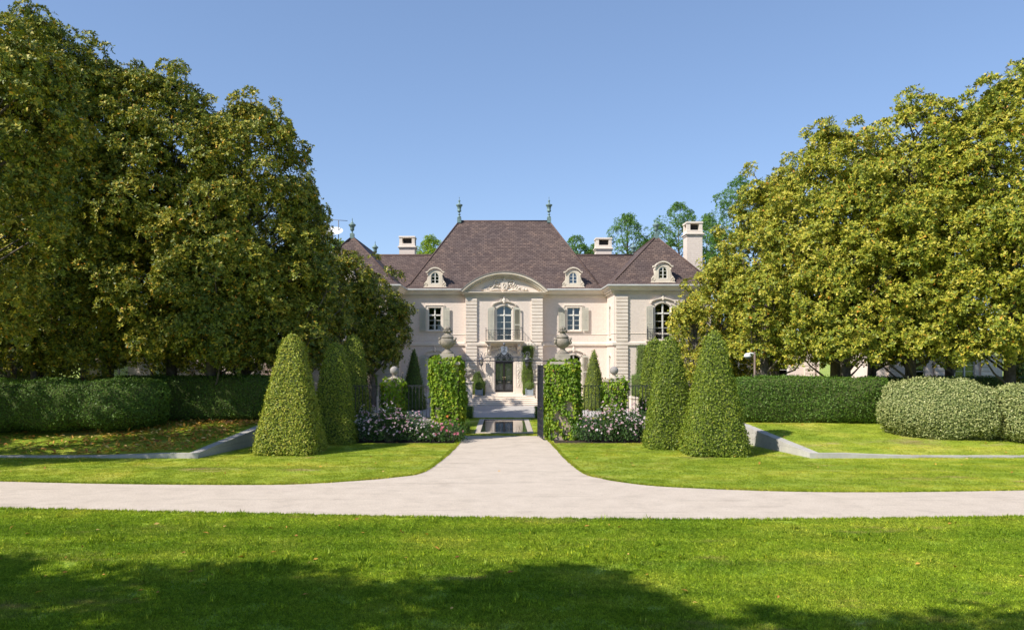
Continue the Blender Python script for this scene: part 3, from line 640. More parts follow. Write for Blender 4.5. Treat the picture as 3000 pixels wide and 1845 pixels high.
for sgn in (-1, 1):
    x = sgn * WX
    window((x, YM, 0), 0, 1.12, up_w[1], up_w[2], 0, [6.95, 7.38], 7.83)
    surround((x, YM, 0), 0, 1.12, up_w[1], up_w[2], 0)
    MB().box(x - .84, x + .84, YM - .10, YM + .01, 8.642, 8.70).box(x - .84, x - .77, YM - .098, YM + .01, 8.5, 8.641).box(x + .77, x + .84, YM - .098, YM + .01, 8.5, 8.641).build('label_mould', STONE, house)
    shutter(x - .74 - .56, YM - .15, up_w[1] - .06, up_w[2] - .03, .54); shutter(x + .74, YM - .15, up_w[1] - .06, up_w[2] - .03, .54)
    window((x, YM, 0), 0, 1.24, lo_w[1], lo_w[2], .25, [2.2, 2.75, 3.3], 3.85)
    surround((x, YM, 0), 0, 1.24, lo_w[1], lo_w[2], .25, .15)
    arched_hood(x, YM, 4.52, 1.75, .8)
    shutter(x - .78 - .54, YM - .15, lo_w[1], 4.3, .54, .10); 
    s0 = len(bpy.data.objects); shutter(x + .78 + .54, YM - .149, lo_w[1], 4.3, .54, .10, math.pi)
    # wing windows
    xw = sgn * WC
    window((xw, YW, 0), 0, 1.28, 5.66, 8.62, .30, [6.1, 6.62, 7.14], 7.78); surround((xw, YW, 0), 0, 1.28, 5.66, 8.62, .30, .15)
    arched_hood(xw, YW, 8.68, 1.9, .7)
    shutter(xw - .82 - .52, YW - .15, 5.7, 8.3, .52, .12); shutter(xw + .82 + .52, YW - .149, 5.7, 8.3, .52, .12, math.pi)
    window((xw, YW, 0), 0, 1.32, 1.3, 4.5, .30, [1.9, 2.5, 3.1], 3.75); surround((xw, YW, 0), 0, 1.32, 1.3, 4.5, .30, .15)
    ys = YM - 2.2 if sgn > 0 else YW + 2.2; ys = (YM - 2.2) if sgn > 0 else (YW + 2.2)
    for (a, b) in ((5.9, 8.5), (1.4, 4.4)):
        window((sgn * XW0, ys, 0), R(-90) if sgn > 0 else R(90), .9, a, b, .2, [a + .6, a + 1.2], a + 1.85, sill=True)
        surround((sgn * XW0, ys, 0), R(-90) if sgn > 0 else R(90), .9, a, b, .2, .13)
# balcony door
window((0, YB, 0), 0, 1.32, 5.66, 8.62, .30, [6.12, 6.66, 7.2], 7.8, sill=False, ydep=.2)
surround((0, YB, 0), 0, 1.32, 5.66, 8.62, .30, .14); arched_hood(0, YB, 8.68, 1.95, 1.05)
shutter(-.84 - .54, YB - .15, 5.62, 8.36, .54, .16); shutter(.84 + .54, YB - .149, 5.62, 8.36, .54, .16, math.pi)
cu = MB()
for f in (-1, 1):
    cu.add([(f*.56, YB + .5, 7.75), (f*.06, YB + .48, 7.75), (f*.34, YB + .5, 6.7), (f*.56, YB + .5, 6.55)], [(0, 1, 2, 3)] if f > 0 else [(3, 2, 1, 0)])
    for k in range(4): cu.tube([(f*(.12 + .11*k), YB + .47, 7.75), (f*(.36 + .05*k), YB + .47, 6.65)], .022, 5)
cu.build('curtain', CURT, house)
MB().box(-.58, .58, YB + .5, YB + .52, 7.86, 8.6).build('sheer_blind', SHEER, house)

# --- balconies with wrought iron
def scroll_panel(mb, x0, x1, y, z0, z1, n):
    for i in range(n):
        cx = x0 + (i + .5) * (x1 - x0) / n; hz = (z1 - z0); r = min(hz*.24, (x1 - x0)/n*.42)
        mb.tube(spiral(cx - .02, z0 + hz*.30, r, .02, 0, 1.3, y, 14, 1), .011, 4); mb.tube(spiral(cx + .02, z0 + hz*.70, r, .02, math.pi, 1.3, y, 14, -1), .011, 4)
def balcony(xc, yw, w, proj, ztop, nm):
    b = MB(); b.bbox(xc - w/2 - .12, xc + w/2 + .12, yw - proj - .12, yw, ztop - .10, ztop, .03).bbox(xc - w/2 - .04, xc + w/2 + .04, yw - proj - .04, yw, ztop - .20, ztop - .102, .03)
    bo = b.build('balcony_slab', STONE_P, house)
    r = MB(); yf = yw - proj; zt = ztop + .93
    r.box(xc - w/2, xc + w/2, yf - .02, yf + .02, zt - .03, zt).box(xc - w/2, xc + w/2, yf - .013, yf + .013, ztop + .07, ztop + .095)
    for f in (-1, 1):
        x = xc + f * w/2; r.box(x - .018, x + .018, yf - .018, yf + .018, ztop, zt + .10); r.ball((x, yf, zt + .13), .04, 7, 5)
        r.box(x - .015, x + .015, yf, yw, zt - .03, zt - .002).box(x - .012, x + .012, yf, yw, ztop + .07, ztop + .095)
        for k in range(1, 6): yy = yf + k*proj/6; r.box(x - .009, x + .009, yy - .009, yy + .009, ztop + .08, zt - .02)
    n = 14
    for k in range(1, n):
        if k in (1, 2, 7, 12, 13) or k % 3 == 0: x = xc - w/2 + k*w/n; r.box(x - .011, x + .011, yf - .011, yf + .011, ztop + .08, zt - .02)
    scroll_panel(r, xc - w/2 + .1, xc + w/2 - .1, yf, ztop + .1, zt - .04, 7)
    rail = r.build('balcony_railing', IRON, house); return bo, rail
balcony(0, YB, 3.05, .98, 5.60, 'centre'); 
for sgn in (-1, 1): balcony(sgn * WC, YW, 2.6, .5, 5.60, 'wing')
for sgn in (-1, 1):       # carved brackets under the centre balcony
    c = MB(); x = sgn * 1.28
    c.prism_yz([(YB, 4.35), (YB - .22, 4.45), (YB - .34, 4.75), (YB - .62, 5.1), (YB - .85, 5.39), (YB, 5.39)], x - .16, x + .16)
    c.tube([(x, YB - .30, 4.75)] + [(x, YB - .36 + .12*math.cos(a), 4.72 + .12*math.sin(a)) for a in (0, 1, 2, 3, 4, 5)], .06, 6); c.ball((x, YB - .74, 5.2), .13, 8, 6, (1.3, 1, 1)); c.ball((x - .12, YB - .4, 4.95), .09, 7, 5); c.ball((x + .12, YB - .4, 4.95), .09, 7, 5)
    c.build('balcony_bracket', STONE, house)

# --- main door
ds = MB()
for f in (-1, 1):
    ds.bbox(f*1.22 - .36, f*1.22 + .36, YB - .14, YB + .01, 1.08, 4.55, .02); ds.box(f*.86 - (.09 if f > 0 else .0), f*.86 + (.0 if f > 0 else .09), YB - .09, YB + .01, 1.22, 4.2)
    for k in range(16): ds.ball((f*1.22 + random.uniform(-.09, .09), YB - .15, 1.9 + k*.155), random.uniform(.035, .065), 6, 4, (1.2, .5, 1.2))
    ds.tube([(f*1.22 + .10*math.sin(q*1.2), YB - .15, 1.75 + q*.22) for q in range(12)], .028, 5)
    ds.box(f*1.22 - .21, f*1.22 - .19, YB - .16, YB - .135, 1.7, 4.4).box(f*1.22 + .19, f*1.22 + .21, YB - .16, YB - .135, 1.7, 4.4).box(f*1.22 - .21, f*1.22 + .21, YB - .161, YB - .134, 1.68, 1.7).box(f*1.22 - .21, f*1.22 + .21, YB - .161, YB - .134, 4.4, 4.42)
A = arc(2.0, .66, 16); B = arc(1.54, .46, 16)
for i in range(16): ds.prism_xz([(A[i][0], 4.2 + A[i][1]), (A[i+1][0], 4.2 + A[i+1][1]), (B[i+1][0], 4.2 + B[i+1][1]), (B[i][0], 4.2 + B[i][1])][::-1], YB - .12, YB + .01)
for f in (-1, 1):
    for k in range(9): a = k/8; ds.ball((f*(.35 + .75*a), YB - .08, 5.05 - .25*a*a + random.uniform(-.06, .06)), random.uniform(.06, .10), 7, 5, (1.3, .6, .9))
    ds.tube(spiral(f*.75, 4.98, .2, .04, -.6, 1.1, YB - .1, 14, f), .045, 5)
ds.ball((0, YB - .12, 5.05), .17, 9, 6, (.8, .7, 1.2)); dsur = ds.build('door_surround', STONE, house)
MB().bbox(-1.6, 1.6, YB - .5, YB + .3, .98, 1.1, .02).build('door_threshold', STONE, house); MB().bbox(-.95, .95, YB - .16, YB + .3, 1.1, 1.225, .02).build('door_step', STONE, house)
yd = YB + .2
for f in (-1, 1):
    d = MB(); x0, x1 = sorted((f*.01, f*.77)); 
    d.box(x0, x0 + .09, yd - .03, yd + .04, 1.225, 3.78).box(x1 - .09, x1, yd - .03, yd + .04, 1.225, 3.78).box(x0 + .09, x1 - .09, yd - .03, yd + .04, 1.225, 1.42).box(x0 + .09, x1 - .09, yd - .03, yd + .04, 3.66, 3.78).box(x0 + .09, x1 - .09, yd - .028, yd + .03, 2.02, 2.07)
    dl = d.build('door_leaf', BRONZE, house)
    MB().box(x0 + .085, x1 - .085, yd + .012, yd + .02, 1.42, 3.66).build('pane', glassmat('door_glass', .5, (.10, .10, .11)), dl)
    g = MB()
    for k in range(1, 6): xx = x0 + .09 + k*(x1 - x0 - .18)/6; g.box(xx - .009, xx + .009, yd - .015, yd + .008, 1.42, 3.66)
    for k in range(3):
        zc = 1.62 + k*.16; g.tube(spiral((x0+x1)/2, zc, .13, .02, k, 1.4, yd - .02, 14), .012, 4)
    for zc in (2.5, 3.1, 3.45):
        g.tube(spiral((x0+x1)/2, zc, .12, .02, .5, 1.2, yd - .02, 14), .012, 4)
    g.build('door_grille', IRON_G, dl)
    h_ = MB(); h_.tube([(f*.08, yd - .03, 2.30), (f*.08, yd - .10, 2.33), (f*.08, yd - .10, 2.52), (f*.08, yd - .03, 2.55)], .016, 6); h_.build('door_handle', mat('brass', (.5, .4, .25), (.4, .3, .2), 5, .3, metal=.9), dl)
    MB().box(f*.4 - .12, f*.4 + .12, yd - .036, yd - .031, 2.09, 2.13).build('letter_plate', mat('pale_brass', (.6, .55, .4), (.5, .45, .3), 5, .35, metal=.7), dl)
fl = MB(); fl.box(-.77, .77, yd - .06, yd + .05, 3.78, 3.9)
A = arc(1.54, .46, 12)
for k in range(5): a = math.pi*(k + 1)/6; fl.tube([(0, yd, 3.95), (.70*math.cos(a), yd, 3.95 + .62*math.sin(a))], .012, 4)
fan = fl.build('fanlight', BRONZE, house)
mb = MB(); mb.prism_xz([(-.77, 3.9), (.77, 3.9)] + [(s, 4.2 + dz) for s, dz in A[::-1]], yd + .02, yd + .026); mb.build('pane', glassmat('fanlight_glass', .2, (.3, .32, .34)), fan)

# --- dormers
def dormer(xc, y, z):
    d = MB(); w_, hh = 1.36, 1.5
    # body with arched head, cheeks back into the roof
    A = arc(w_, .34, 10)
    fo = MB(); B = arc(.78, .30, 10)
    # front face as a ring around the opening
    zo0, zo1 = .28, 1.32
    fo.prism_xz([(-w_/2, 0), (-.39, 0), (-.39, zo1 - .30), (-w_/2, hh - .28)], 0, .16).prism_xz([(.39, 0), (w_/2, 0), (w_/2, hh - .28), (.39, zo1 - .30)], 0, .16)
    fo.box(-.39, .39, 0, .16, 0, zo0)
    for i in range(10): fo.prism_xz([(A[i][0], hh - .28 + A[i][1]), (A[i+1][0], hh - .28 + A[i+1][1]), (B[i+1][0], zo1 - .30 + B[i+1][1]), (B[i][0], zo1 - .30 + B[i][1])][::-1], 0, .16)
    fo.prism_xz([(-w_/2 + .02, .02), (w_/2 - .02, .02)] + [(s*.97, hh - .30 + dz) for s, dz in A[::-1]], .32, 2.2)
    # scroll cheeks
    for f in (-1, 1):
        fo.prism_xz([(f*w_/2, 0), (f*(w_/2 + .34), 0), (f*(w_/2 + .36), .24), (f*(w_/2 + .24), .46), (f*(w_/2 + .10), .62), (f*(w_/2 + .06), .85), (f*w_/2, .95)] if f > 0 else [(f*w_/2, .95), (f*(w_/2 + .06), .85), (f*(w_/2 + .10), .62), (f*(w_/2 + .24), .46), (f*(w_/2 + .36), .24), (f*(w_/2 + .34), 0), (f*w_/2, 0)], .02, .18)
        fo.tube(spiral(f*(w_/2 + .17), .22, .19, .03, -.5, 1.3, .0, 16, f), .032, 5); fo.ball((f*(w_/2 + .02), .0, 1.12), .085, 8, 5)
    fo.bbox(-w_/2 - .42, w_/2 + .42, -.06, .2, -.07, 0, .015)
    ob = bpy.data.objects.new('dormer', fo.mesh('dormer', STONE_P)); ob.location = (xc, y, z); ob.scale = (.9, .9, .93); put(ob, house)
    hd = MB(); A1 = arc(w_ + .1, .40, 12); 
    for i in range(12): hd.prism_xz([(A1[i][0], hh - .22 + A1[i][1]), (A1[i+1][0], hh - .22 + A1[i+1][1]), (A1[i+1][0], hh - .10 + A1[i+1][1]), (A1[i][0], hh - .10 + A1[i][1])], -.14, .5)
    for f in (-1, 1): hd.box(f*(w_/2 + .05) - (.0 if f > 0 else .16), f*(w_/2 + .05) + (.16 if f > 0 else .0), -.14, .4, hh - .22, hh - .10)
    h2 = bpy.data.objects.new('dormer_hood', hd.mesh('dormer_hood', STONE_P)); h2.location = (xc, y, z); h2.scale = (.9, .9, .93); put(h2, ob)
    wn_ = MB(); t = .06; sp = zo1 - .30
    wn_.box(-.39, -.33, .06, .14, zo0, sp).box(.33, .39, .06, .14, zo0, sp).box(-.33, .33, .06, .14, zo0, zo0 + t).box(-.045, .045, .05, .13, zo0 + t, zo1 - .05)
    B2 = arc(.66, .28, 10)
    for i in range(10): wn_.prism_xz([(B[i][0], sp + B[i][1]), (B[i+1][0], sp + B[i+1][1]), (B2[i+1][0], sp - .05 + B2[i+1][1]), (B2[i][0], sp - .05 + B2[i][1])][::-1], .06, .14)
    for zz in (.62, .94): wn_.box(-.33, .33, .07, .12, zz - .018, zz + .018)
    w2 = bpy.data.objects.new('dormer_window', wn_.mesh('dormer_window', TRIM)); w2.location = (xc, y, z); w2.scale = (.9, .9, .93); put(w2, ob)
    ps = MB()
    for (za, zb_) in ((zo0 + t, .61), (.63, .93), (.95, sp + .2)):
        for f in (-1, 1): x0, x1 = sorted((f*.045, f*.335)); ps.box(x0, x1, .11, .115, za, zb_)
    p2 = bpy.data.objects.new('panes', ps.mesh('panes', glassmat('dormer_glass', .75, (.4, .45, .5)))); p2.location = (xc, y, z); p2.scale = (.9, .9, .93); put(p2, ob)
for sgn in (-1, 1): dormer(sgn * 5.93, 67.42, 10.26); dormer(sgn * 12.75, 62.98, 10.28)

# --- chimneys
def chimney(x0, x1, y0, y1, z0, z1):
    c = MB(); c.box(x0, x1, y0, y1, z0, z1 - 1.25); t = .28
    ob = c.build('chimney', WALL, house, True)
    k = MB(); k.bbox(x0 - .06, x1 + .06, y0 - .06, y1 + .06, z1 - 1.24, z1 - 1.12, .02).bbox(x0 - .14, x1 + .14, y0 - .14, y1 + .14, z1 - 1.118, z1 - .98, .03).bbox(x0 - .02, x1 + .02, y0 - .02, y1 + .02, z1 - .978, z1 - .72, .02)
    for (xa, xb_) in ((x0, x0 + t), (x1 - t, x1)):
        for (ya, yb_) in ((y0, y0 + t), (y1 - t, y1)): k.box(xa, xb_, ya, yb_, z1 - .72, z1 - .17)
    k.bbox(x0 - .05, x1 + .05, y0 - .05, y1 + .05, z1 - .168, z1, .02); k.box(x0, x1, y0, y1, z1 - .40, z1 - .169) if False else None
    k.build('chimney_cap', STONE, ob)
    MB().box(x0 + t + .02, x1 - t - .02, y0 + .5, y1 - .3, z1 - .72, z1 - .2).build('flue_pot', mat('dark_flue', (.05, .045, .045), (.03, .03, .03), 3, .9), ob)  # near-black block set in the cap's opening
chimney(-10.1, -8.62, 75.6, 76.9, 12, 15.8); chimney(8.85, 10.35, 75.6, 76.9, 12, 15.65); chimney(15.42, 16.72, 66.2, 67.6, 8, 15.65); chimney(-16.72, -15.42, 66.2, 67.6, 8, 15.65)
# --- finials
fprof = [(.10, .35), (.17, .40), (.17, .46), (.08, .52), (.06, .60), (.13, .66), (.14, .70), (.05, .76), (.05, .84), (.11, .90), (.19, .96), (.20, 1.02), (.17, 1.08), (.18, 1.25), (.22, 1.42), (.30, 1.50), (.33, 1.56), (.30, 1.62), (.12, 1.66), (.07, 1.78), (.05, 1.86), (.11, 1.93), (.09, 2.02), (.03, 2.06), (.015, 2.12), (.015, 2.22), (.04, 2.26), (.01, 2.32), (.006, 2.45)]
fprof2 = [(.10, .30), (.16, .35), (.07, .45), (.06, .55), (.13, .62), (.2, .70), (.19, .82), (.22, 1.0), (.34, 1.12), (.36, 1.18), (.30, 1.24), (.18, 1.34), (.11, 1.42), (.05, 1.52), (.03, 1.7), (.05, 1.74), (.012, 1.8), (.006, 1.95)]
def finial(x, y, z, s, prof, nm='finial'):
    mb = MB(); mb.lathe([(r*s, z + h*s) for r, h in prof], x, y, 16); mb.bbox(x - .19*s, x + .19*s, y - .19*s, y + .19*s, z - .15, z + .36*s, .02)
    mb.build('finial', COPPER, house)
for sgn in (-1, 1): finial(sgn * 4.2, 73.5, 16.85, .98, fprof); finial(sgn * 12.85, 66.4, 14.35, .88, fprof2); finial(sgn * 12.85, 78.2, 14.0, .9, fprof2)
# ------------------------------------------------------------------ entrance steps, pedestals, planters
st = empty('entrance_steps', (0, 65, .3), 'five broad pale stone steps leading up to the front door', 'steps')
for i in range(5):
    hw = 2.56 if i >= 2 else 2.98; y0 = 63.6 + .35 * i; z = .30 + .14 * (i + 1)
    y1 = YB + .1 if i == 4 else y0 + .70
    s = MB(); s.bbox(-hw, hw, y0 - .03, y1, z - .045, z, .012).box(-hw + .02, hw - .02, y0, y1 - .01, z - .14, z - .046)
    if i == 4: s.box(-3.25, -2.57, 65.6, YB + .1, .3, z - .002); s.box(2.57, 3.25, 65.6, YB + .1, .3, z - .002)
    s.build('step', STONE, st)
urn_prof = [(.0, 0), (.22, 0), (.22, .05), (.10, .10), (.08, .2), (.13, .26), (.25, .34), (.30, .46), (.29, .55), (.24, .62), (.26, .66), (.31, .72), (.33, .76), (.27, .80), (.20, .88), (.10, .95), (.06, 1.02), (.09, 1.08), (.06, 1.16), (.0, 1.2)]
for sgn in (-1, 1):
    sd = 'left' if sgn < 0 else 'right'
    t = empty('urn_pedestal', (sgn*2.93, 64.55, .3), ('shaded' if sgn < 0 else 'half hidden') + ' stone pedestal %s of the entrance steps' % sd, 'pedestal', 'pedestals flanking the entrance steps')
    x, y = sgn*2.93, 64.55
    MB().bbox(x - .40, x + .40, y - .40, y + .40, .28, .82, .02).build('base', STONE, t)
    MB().box(x - .31, x + .31, y - .31, y + .31, .81, 2.06).build('die', STONE, t)
    f = MB(); yy = y - .325
    f.box(x - .24, x - .19, yy, y - .3, 1.0, 1.92).box(x + .19, x + .24, yy, y - .3, 1.0, 1.92).box(x - .19, x + .19, yy, y - .3, 1.0, 1.05).box(x - .19, x + .19, yy, y - .3, 1.87, 1.92); f.build('panel_moulding', STONE, t)
    MB().bbox(x - .36, x + .36, y - .36, y + .36, 2.05, 2.13, .02).bbox(x - .42, x + .42, y - .42, y + .42, 2.131, 2.22, .02).build('cap', STONE, t)
    u = empty('carved_urn', (x, y, 2.22), 'carved lidded stone urn on the pedestal %s of the entrance steps' % sd, 'urn', 'urns on the step pedestals')
    MB().lathe([(r*1.15, 2.22 + z*1.27) for r, z in urn_prof[:12]], x, y, 16).build('bowl', AGED, u); MB().lathe([(r*1.15, 2.22 + z*1.27) for r, z in urn_prof[11:]], x, y, 16).build('lid', AGED, u)
    o = MB()
    for f in (-1, 1): o.tube([(x + f*.34, y, 2.22 + .78), (x + f*.50, y - .03, 2.22 + .92), (x + f*.47, y - .03, 2.22 + .70), (x + f*.36, y, 2.22 + .58)], .05, 6); o.ball((x + f*.2, y - .3, 2.9), .08, 7, 5)
    o.build('handle', AGED, u)
    p = empty('planter_box', (sgn*2.1, 65.45, 1.0), 'blue grey wooden planter box %s of the front door%s' % (sd, '' if sgn < 0 else ', in full sun'), 'planter', 'planter boxes by the front door')
    x, y, z = sgn*2.1, 65.45, 1.03; b = MB(); b.prism(([(-.28, -.28), (.28, -.28), (.28, .28), (-.28, .28)]), lambda a, c: (x + a*.94, y + c*.94, z + .04), lambda a, c: (x + a, y + c, z + .5)); b.build('tub', LEADP, p)
    for a in (-1, 1):
        for c in (-1, 1):
            q = MB(); q.box(x + a*.285 - .03, x + a*.285 + .03, y + c*.285 - .03, y + c*.285 + .03, z - .03, z + .55); q.ball((x + a*.285, y + c*.285, z + .58), .04, 7, 5); q.build('corner_post', LEADP, p)

# lanterns on the wall
def lantern(sgn):
    x, z = sgn*1.93, 3.62; y = YB - .55
    t = empty('wall_lantern', (x, y, z), 'dark iron wall lantern with scroll bracket left of the door' if sgn < 0 else 'pale topped iron wall lantern against the vine right of the door', 'lantern', 'lanterns beside the front door')
    c = MB(); c.lathe([(.15, z), (.19, z + .38), (.02, z + .38)], x, y, 6); 
    fr = MB()
    for k in range(6): a = 2*math.pi*(k + .5)/6; fr.tube([(x + .155*math.cos(a), y + .155*math.sin(a), z - .01), (x + .20*math.cos(a), y + .20*math.sin(a), z + .40)], .014, 4)
    fr.lathe([(.0, z - .28), (.02, z - .26), (.07, z - .12), (.17, z - .03), (.17, z), (.02, z + .002)], x, y, 12); fr.build('cage', IRON_G, t)
    c.build('glass', glassmat('lantern_glass', .4, (.8, .8, .75)), t)
    MB().lathe([(.25, z + .39), (.24, z + .42), (.12, z + .55), (.07, z + .62), (.05, z + .66), (.07, z + .70), (.03, z + .76), (.0, z + .8)], x, y, 12).build('cap', IRON_G, t)
    b = MB(); b.tube([(x, y, z - .25), (x - sgn*.05, y + .1, z - .4), (x - sgn*.25, YB - .02, z - .85)], .022, 6); b.tube(spiral(x - sgn*.02, z - .62, .15, .03, 1.2, 1.2, y + .2, 14, sgn), .014, 5)
    b.tube([(x, y, z + .4), (x, YB, z + .45)], .018, 5); b.build('bracket', IRON, t)
lantern(-1); lantern(1)

# ------------------------------------------------------------------ reflecting pool
pool = empty('reflecting_pool', (0, 49.8, 0), 'long rectangular reflecting pool with pale stone coping', 'pool')
PX0, PX1, PY0, PY1, PW = -1.70, 1.70, 45.2, 54.3, .33
COPE = mat('pool_coping_stone', (.50, .43, .36), (.40, .345, .29), 2.2, .9, .3, 40)
def coping(x0, x1, y0, y1): MB().bbox(x0, x1, y0, y1, -.06, .045, .012).build('coping_stone', COPE, pool)
n = 8
for k in range(n):
    a, b = PY0 + PW + k*(PY1 - PY0 - 2*PW)/n, PY0 + PW + (k+1)*(PY1 - PY0 - 2*PW)/n
    coping(PX0, PX0 + PW, a + .004, b - .004); coping(PX1 - PW, PX1, a + .004, b - .004)
for k in range(3):
    a, b = PX0 + k*(PX1 - PX0)/3, PX0 + (k+1)*(PX1 - PX0)/3; coping(a + .004, b - .004, PY0, PY0 + PW - .004); coping(a + .004, b - .004, PY1 - PW + .004, PY1)
POOLM = mat('dark_pool_lining', (.02, .035, .045), (.015, .025, .03), 2, .8)
m_, t_, o_ = _new('still_water'); g_ = t_.nodes.new('ShaderNodeBsdfPrincipled'); g_.inputs['Base Color'].default_value = (.012, .02, .028, 1); g_.inputs['Roughness'].default_value = .02; g_.inputs['IOR'].default_value = 1.5; g_.inputs['Specular IOR Level'].default_value = 1.0
ge_ = t_.nodes.new('ShaderNodeNewGeometry'); mp_ = t_.nodes.new('ShaderNodeMapping'); mp_.inputs['Scale'].default_value = (1.2, 6, 1); t_.links.new(ge_.outputs['Position'], mp_.inputs[0]); nn_ = noise(t_, 1.5, 3, .5, mp_.outputs[0]); bb_ = t_.nodes.new('ShaderNodeBump'); bb_.inputs['Strength'].default_value = .06; bb_.inputs['Distance'].default_value = .01
t_.links.new(nn_.outputs[0], bb_.inputs['Height']); t_.links.new(bb_.outputs[0], g_.inputs['Normal']); t_.links.new(g_.outputs[0], o_.inputs[0]); WATER = m_
MB().add([(PX0 + PW - .01, PY0 + PW - .01, .012), (PX1 - PW + .01, PY0 + PW - .01, .012), (PX1 - PW + .01, PY1 - PW + .01, .012), (PX0 + PW - .01, PY1 - PW + .01, .012)], [(0, 1, 2, 3)]).build('water_surface', WATER, pool)
MB().box(PX0 + PW - .005, PX0 + PW + .004, PY0 + PW, PY1 - PW, .0, .03).box(PX1 - PW - .004, PX1 - PW + .005, PY0 + PW, PY1 - PW, .0, .03).box(PX0 + PW, PX1 - PW, PY1 - PW - .004, PY1 - PW + .005, .0, .03).build('basin_lining', POOLM, pool)

# ------------------------------------------------------------------ gate pillars, urns, low pillars
GY = 42.3
AGED2 = mat('dark_weathered_stone', (.36, .31, .25), (.20, .175, .145), 3.5, .95, .8, 22, c3=(.13, .12, .10), s3=3.0)
PIL = {-1: (-3.06, 42.45), 1: (3.16, 42.45)}
urn2 = [(.0, 0), (.36, 0), (.36, .06), (.33, .10), (.20, .20), (.13, .30), (.17, .34), (.30, .42), (.42, .58), (.44, .74), (.40, .86), (.33, .93)]
urn2b = [(.36, .93), (.38, .98), (.34, 1.03), (.22, 1.14), (.15, 1.22), (.14, 1.28), (.24, 1.30), (.25, 1.34), (.13, 1.38)]
for sgn in (-1, 1):
    sd = 'left' if sgn < 0 else 'right'
    cx, cy = PIL[sgn]; t = empty('gate_pillar', (cx, cy, 0), 'tall square gate pillar %s of the drive, hidden under climbing leaves' % sd if sgn < 0 else 'tall square gate pillar right of the drive with bare stone showing low down', 'gate pillar', 'tall gate pillars')
    hw = .62
    MB().box(cx - hw, cx + hw, cy - hw, cy + hw, 0, 4.02).build('shaft', mat('tan_pillar_stone', (.50, .40, .31), (.40, .31, .24), 2.5, .95, .5, 22), t, True)
    MB().bbox(cx - hw - .10, cx + hw + .10, cy - hw - .10, cy + hw + .10, 4.0, 4.16, .03).build('cap', AGED, t)
    MB().bbox(cx - .38, cx + .38, cy - .38, cy + .38, 4.16, 4.58, .02).build('urn_block', AGED, t)
    MB().bbox(cx - hw - .06, cx + hw + .06, cy - hw - .06, cy + hw + .06, -.02, .34, .03).build('base', bpy.data.materials['tan_pillar_stone'], t)
    u = empty('pillar_urn', (cx, cy, 4.58), 'large weathered stone urn with carved top on the %s gate pillar' % sd, 'urn', 'urns on the gate pillars')
    z = 4.58; s = .92
    MB().lathe([(r*s, z + h*s) for r, h in urn2], cx, cy, 20).build('bowl', AGED2, u)
    MB().lathe([(r*s, z + h*s) for r, h in urn2b], cx, cy, 20).build('lid', AGED2, u)
    b = MB()
    for f in (-1, 1):
        for k in range(9): b.ball((cx + f*(.42 + .04*math.sin(k))*s, cy - .10 + random.uniform(-.1, .1), z + (.62 + .035*k)*s), .075, 7, 5)
    b.build('grape_handle', AGED2, u)
    k_ = MB()
    for k in range(6): a = k*math.pi/3; k_.ball((cx + .10*math.cos(a), cy + .10*math.sin(a), z + 1.47*s), .085, 7, 6, (1, 1, 1.4))
    k_.ball((cx, cy, z + 1.52*s), .12, 8, 6)
    for k in range(7): a = k*math.pi/3.5; k_.ball((cx + .2*math.cos(a), cy + .2*math.sin(a), z + 1.33*s), .07, 6, 5)
    k_.build('fruit_knop', AGED2, u)
    # low pillar with ball
    lx = sgn * 6.0 if sgn < 0 else 6.0; ly = 42.9
    lx = at(1155, 1100, ly)[0] if sgn < 0 else at(1799, 1100, ly)[0]
    l = empty('low_pillar', (lx, ly, 0), 'shorter %s fence pillar under climbing leaves, topped by a stone ball' % sd, 'fence pillar', 'shorter fence pillars')
    MB().box(lx - .40, lx + .40, ly - .40, ly + .40, 0, 3.05).build('shaft', bpy.data.materials['tan_pillar_stone'], l, True)
    MB().bbox(lx - .48, lx + .48, ly - .48, ly + .48, 3.04, 3.16, .03).bbox(lx - .34, lx + .34, ly - .34, ly + .34, 3.161, 3.26, .03).build('cap', AGED, l)
    bl = empty('stone_ball', (lx, ly, 3.26), 'round stone ball finial on the shorter %s fence pillar' % sd, 'stone ball', 'ball finials on the fence pillars')
    MB().lathe([(.26, 3.26), (.20, 3.30), (.12, 3.36), (.10, 3.42), (.12, 3.44)], lx, ly, 16).build('neck', AGED, bl)
    MB().ball((lx, ly, 3.67), .235, 20, 14).build('ball', mat('lichened_ball_stone', (.36, .33, .31), (.27, .25, .24), 4, .95, .3, 30), bl)
    # fence panels on a low dwarf wall
    def panel(xa, xb, nm):
        xa, xb = sorted((xa, xb)); fy = 42.9
        f = empty('iron_fence', ((xa + xb)/2, fy, 0), nm, 'fence', 'iron fence panels')
        MB().bbox(xa, xb, fy - .2, fy + .2, 0, 1.02, .02).build('dwarf_wall', STONE, f)
        MB().box(xa, xb, fy - .025, fy + .025, 2.83, 2.87).build('top_rail', IRON, f); MB().box(xa, xb, fy - .02, fy + .02, 1.14, 1.17).build('bottom_rail', IRON, f)
        n = int((xb - xa)/.185); bar = MB().box(-.014, .014, -.014, .014, 1.02, 2.83).mesh('picket', IRON)
        for k in range(1, n):
            o = bpy.data.objects.new('picket', bar); o.location = (xa + k*(xb - xa)/n, fy, 0); put(o, f)
        s_ = MB()
        for k in range(1, n, 2): x = xa + k*(xb - xa)/n; s_.tube(spiral(x - .05, 2.75, .045, .012, 0, 1.1, fy, 10), .009, 4); s_.tube(spiral(x + .05, 2.75, .045, .012, math.pi, 1.1, fy, 10, 1), .009, 4)
        stuff(s_.build('scrollwork', IRON, f))
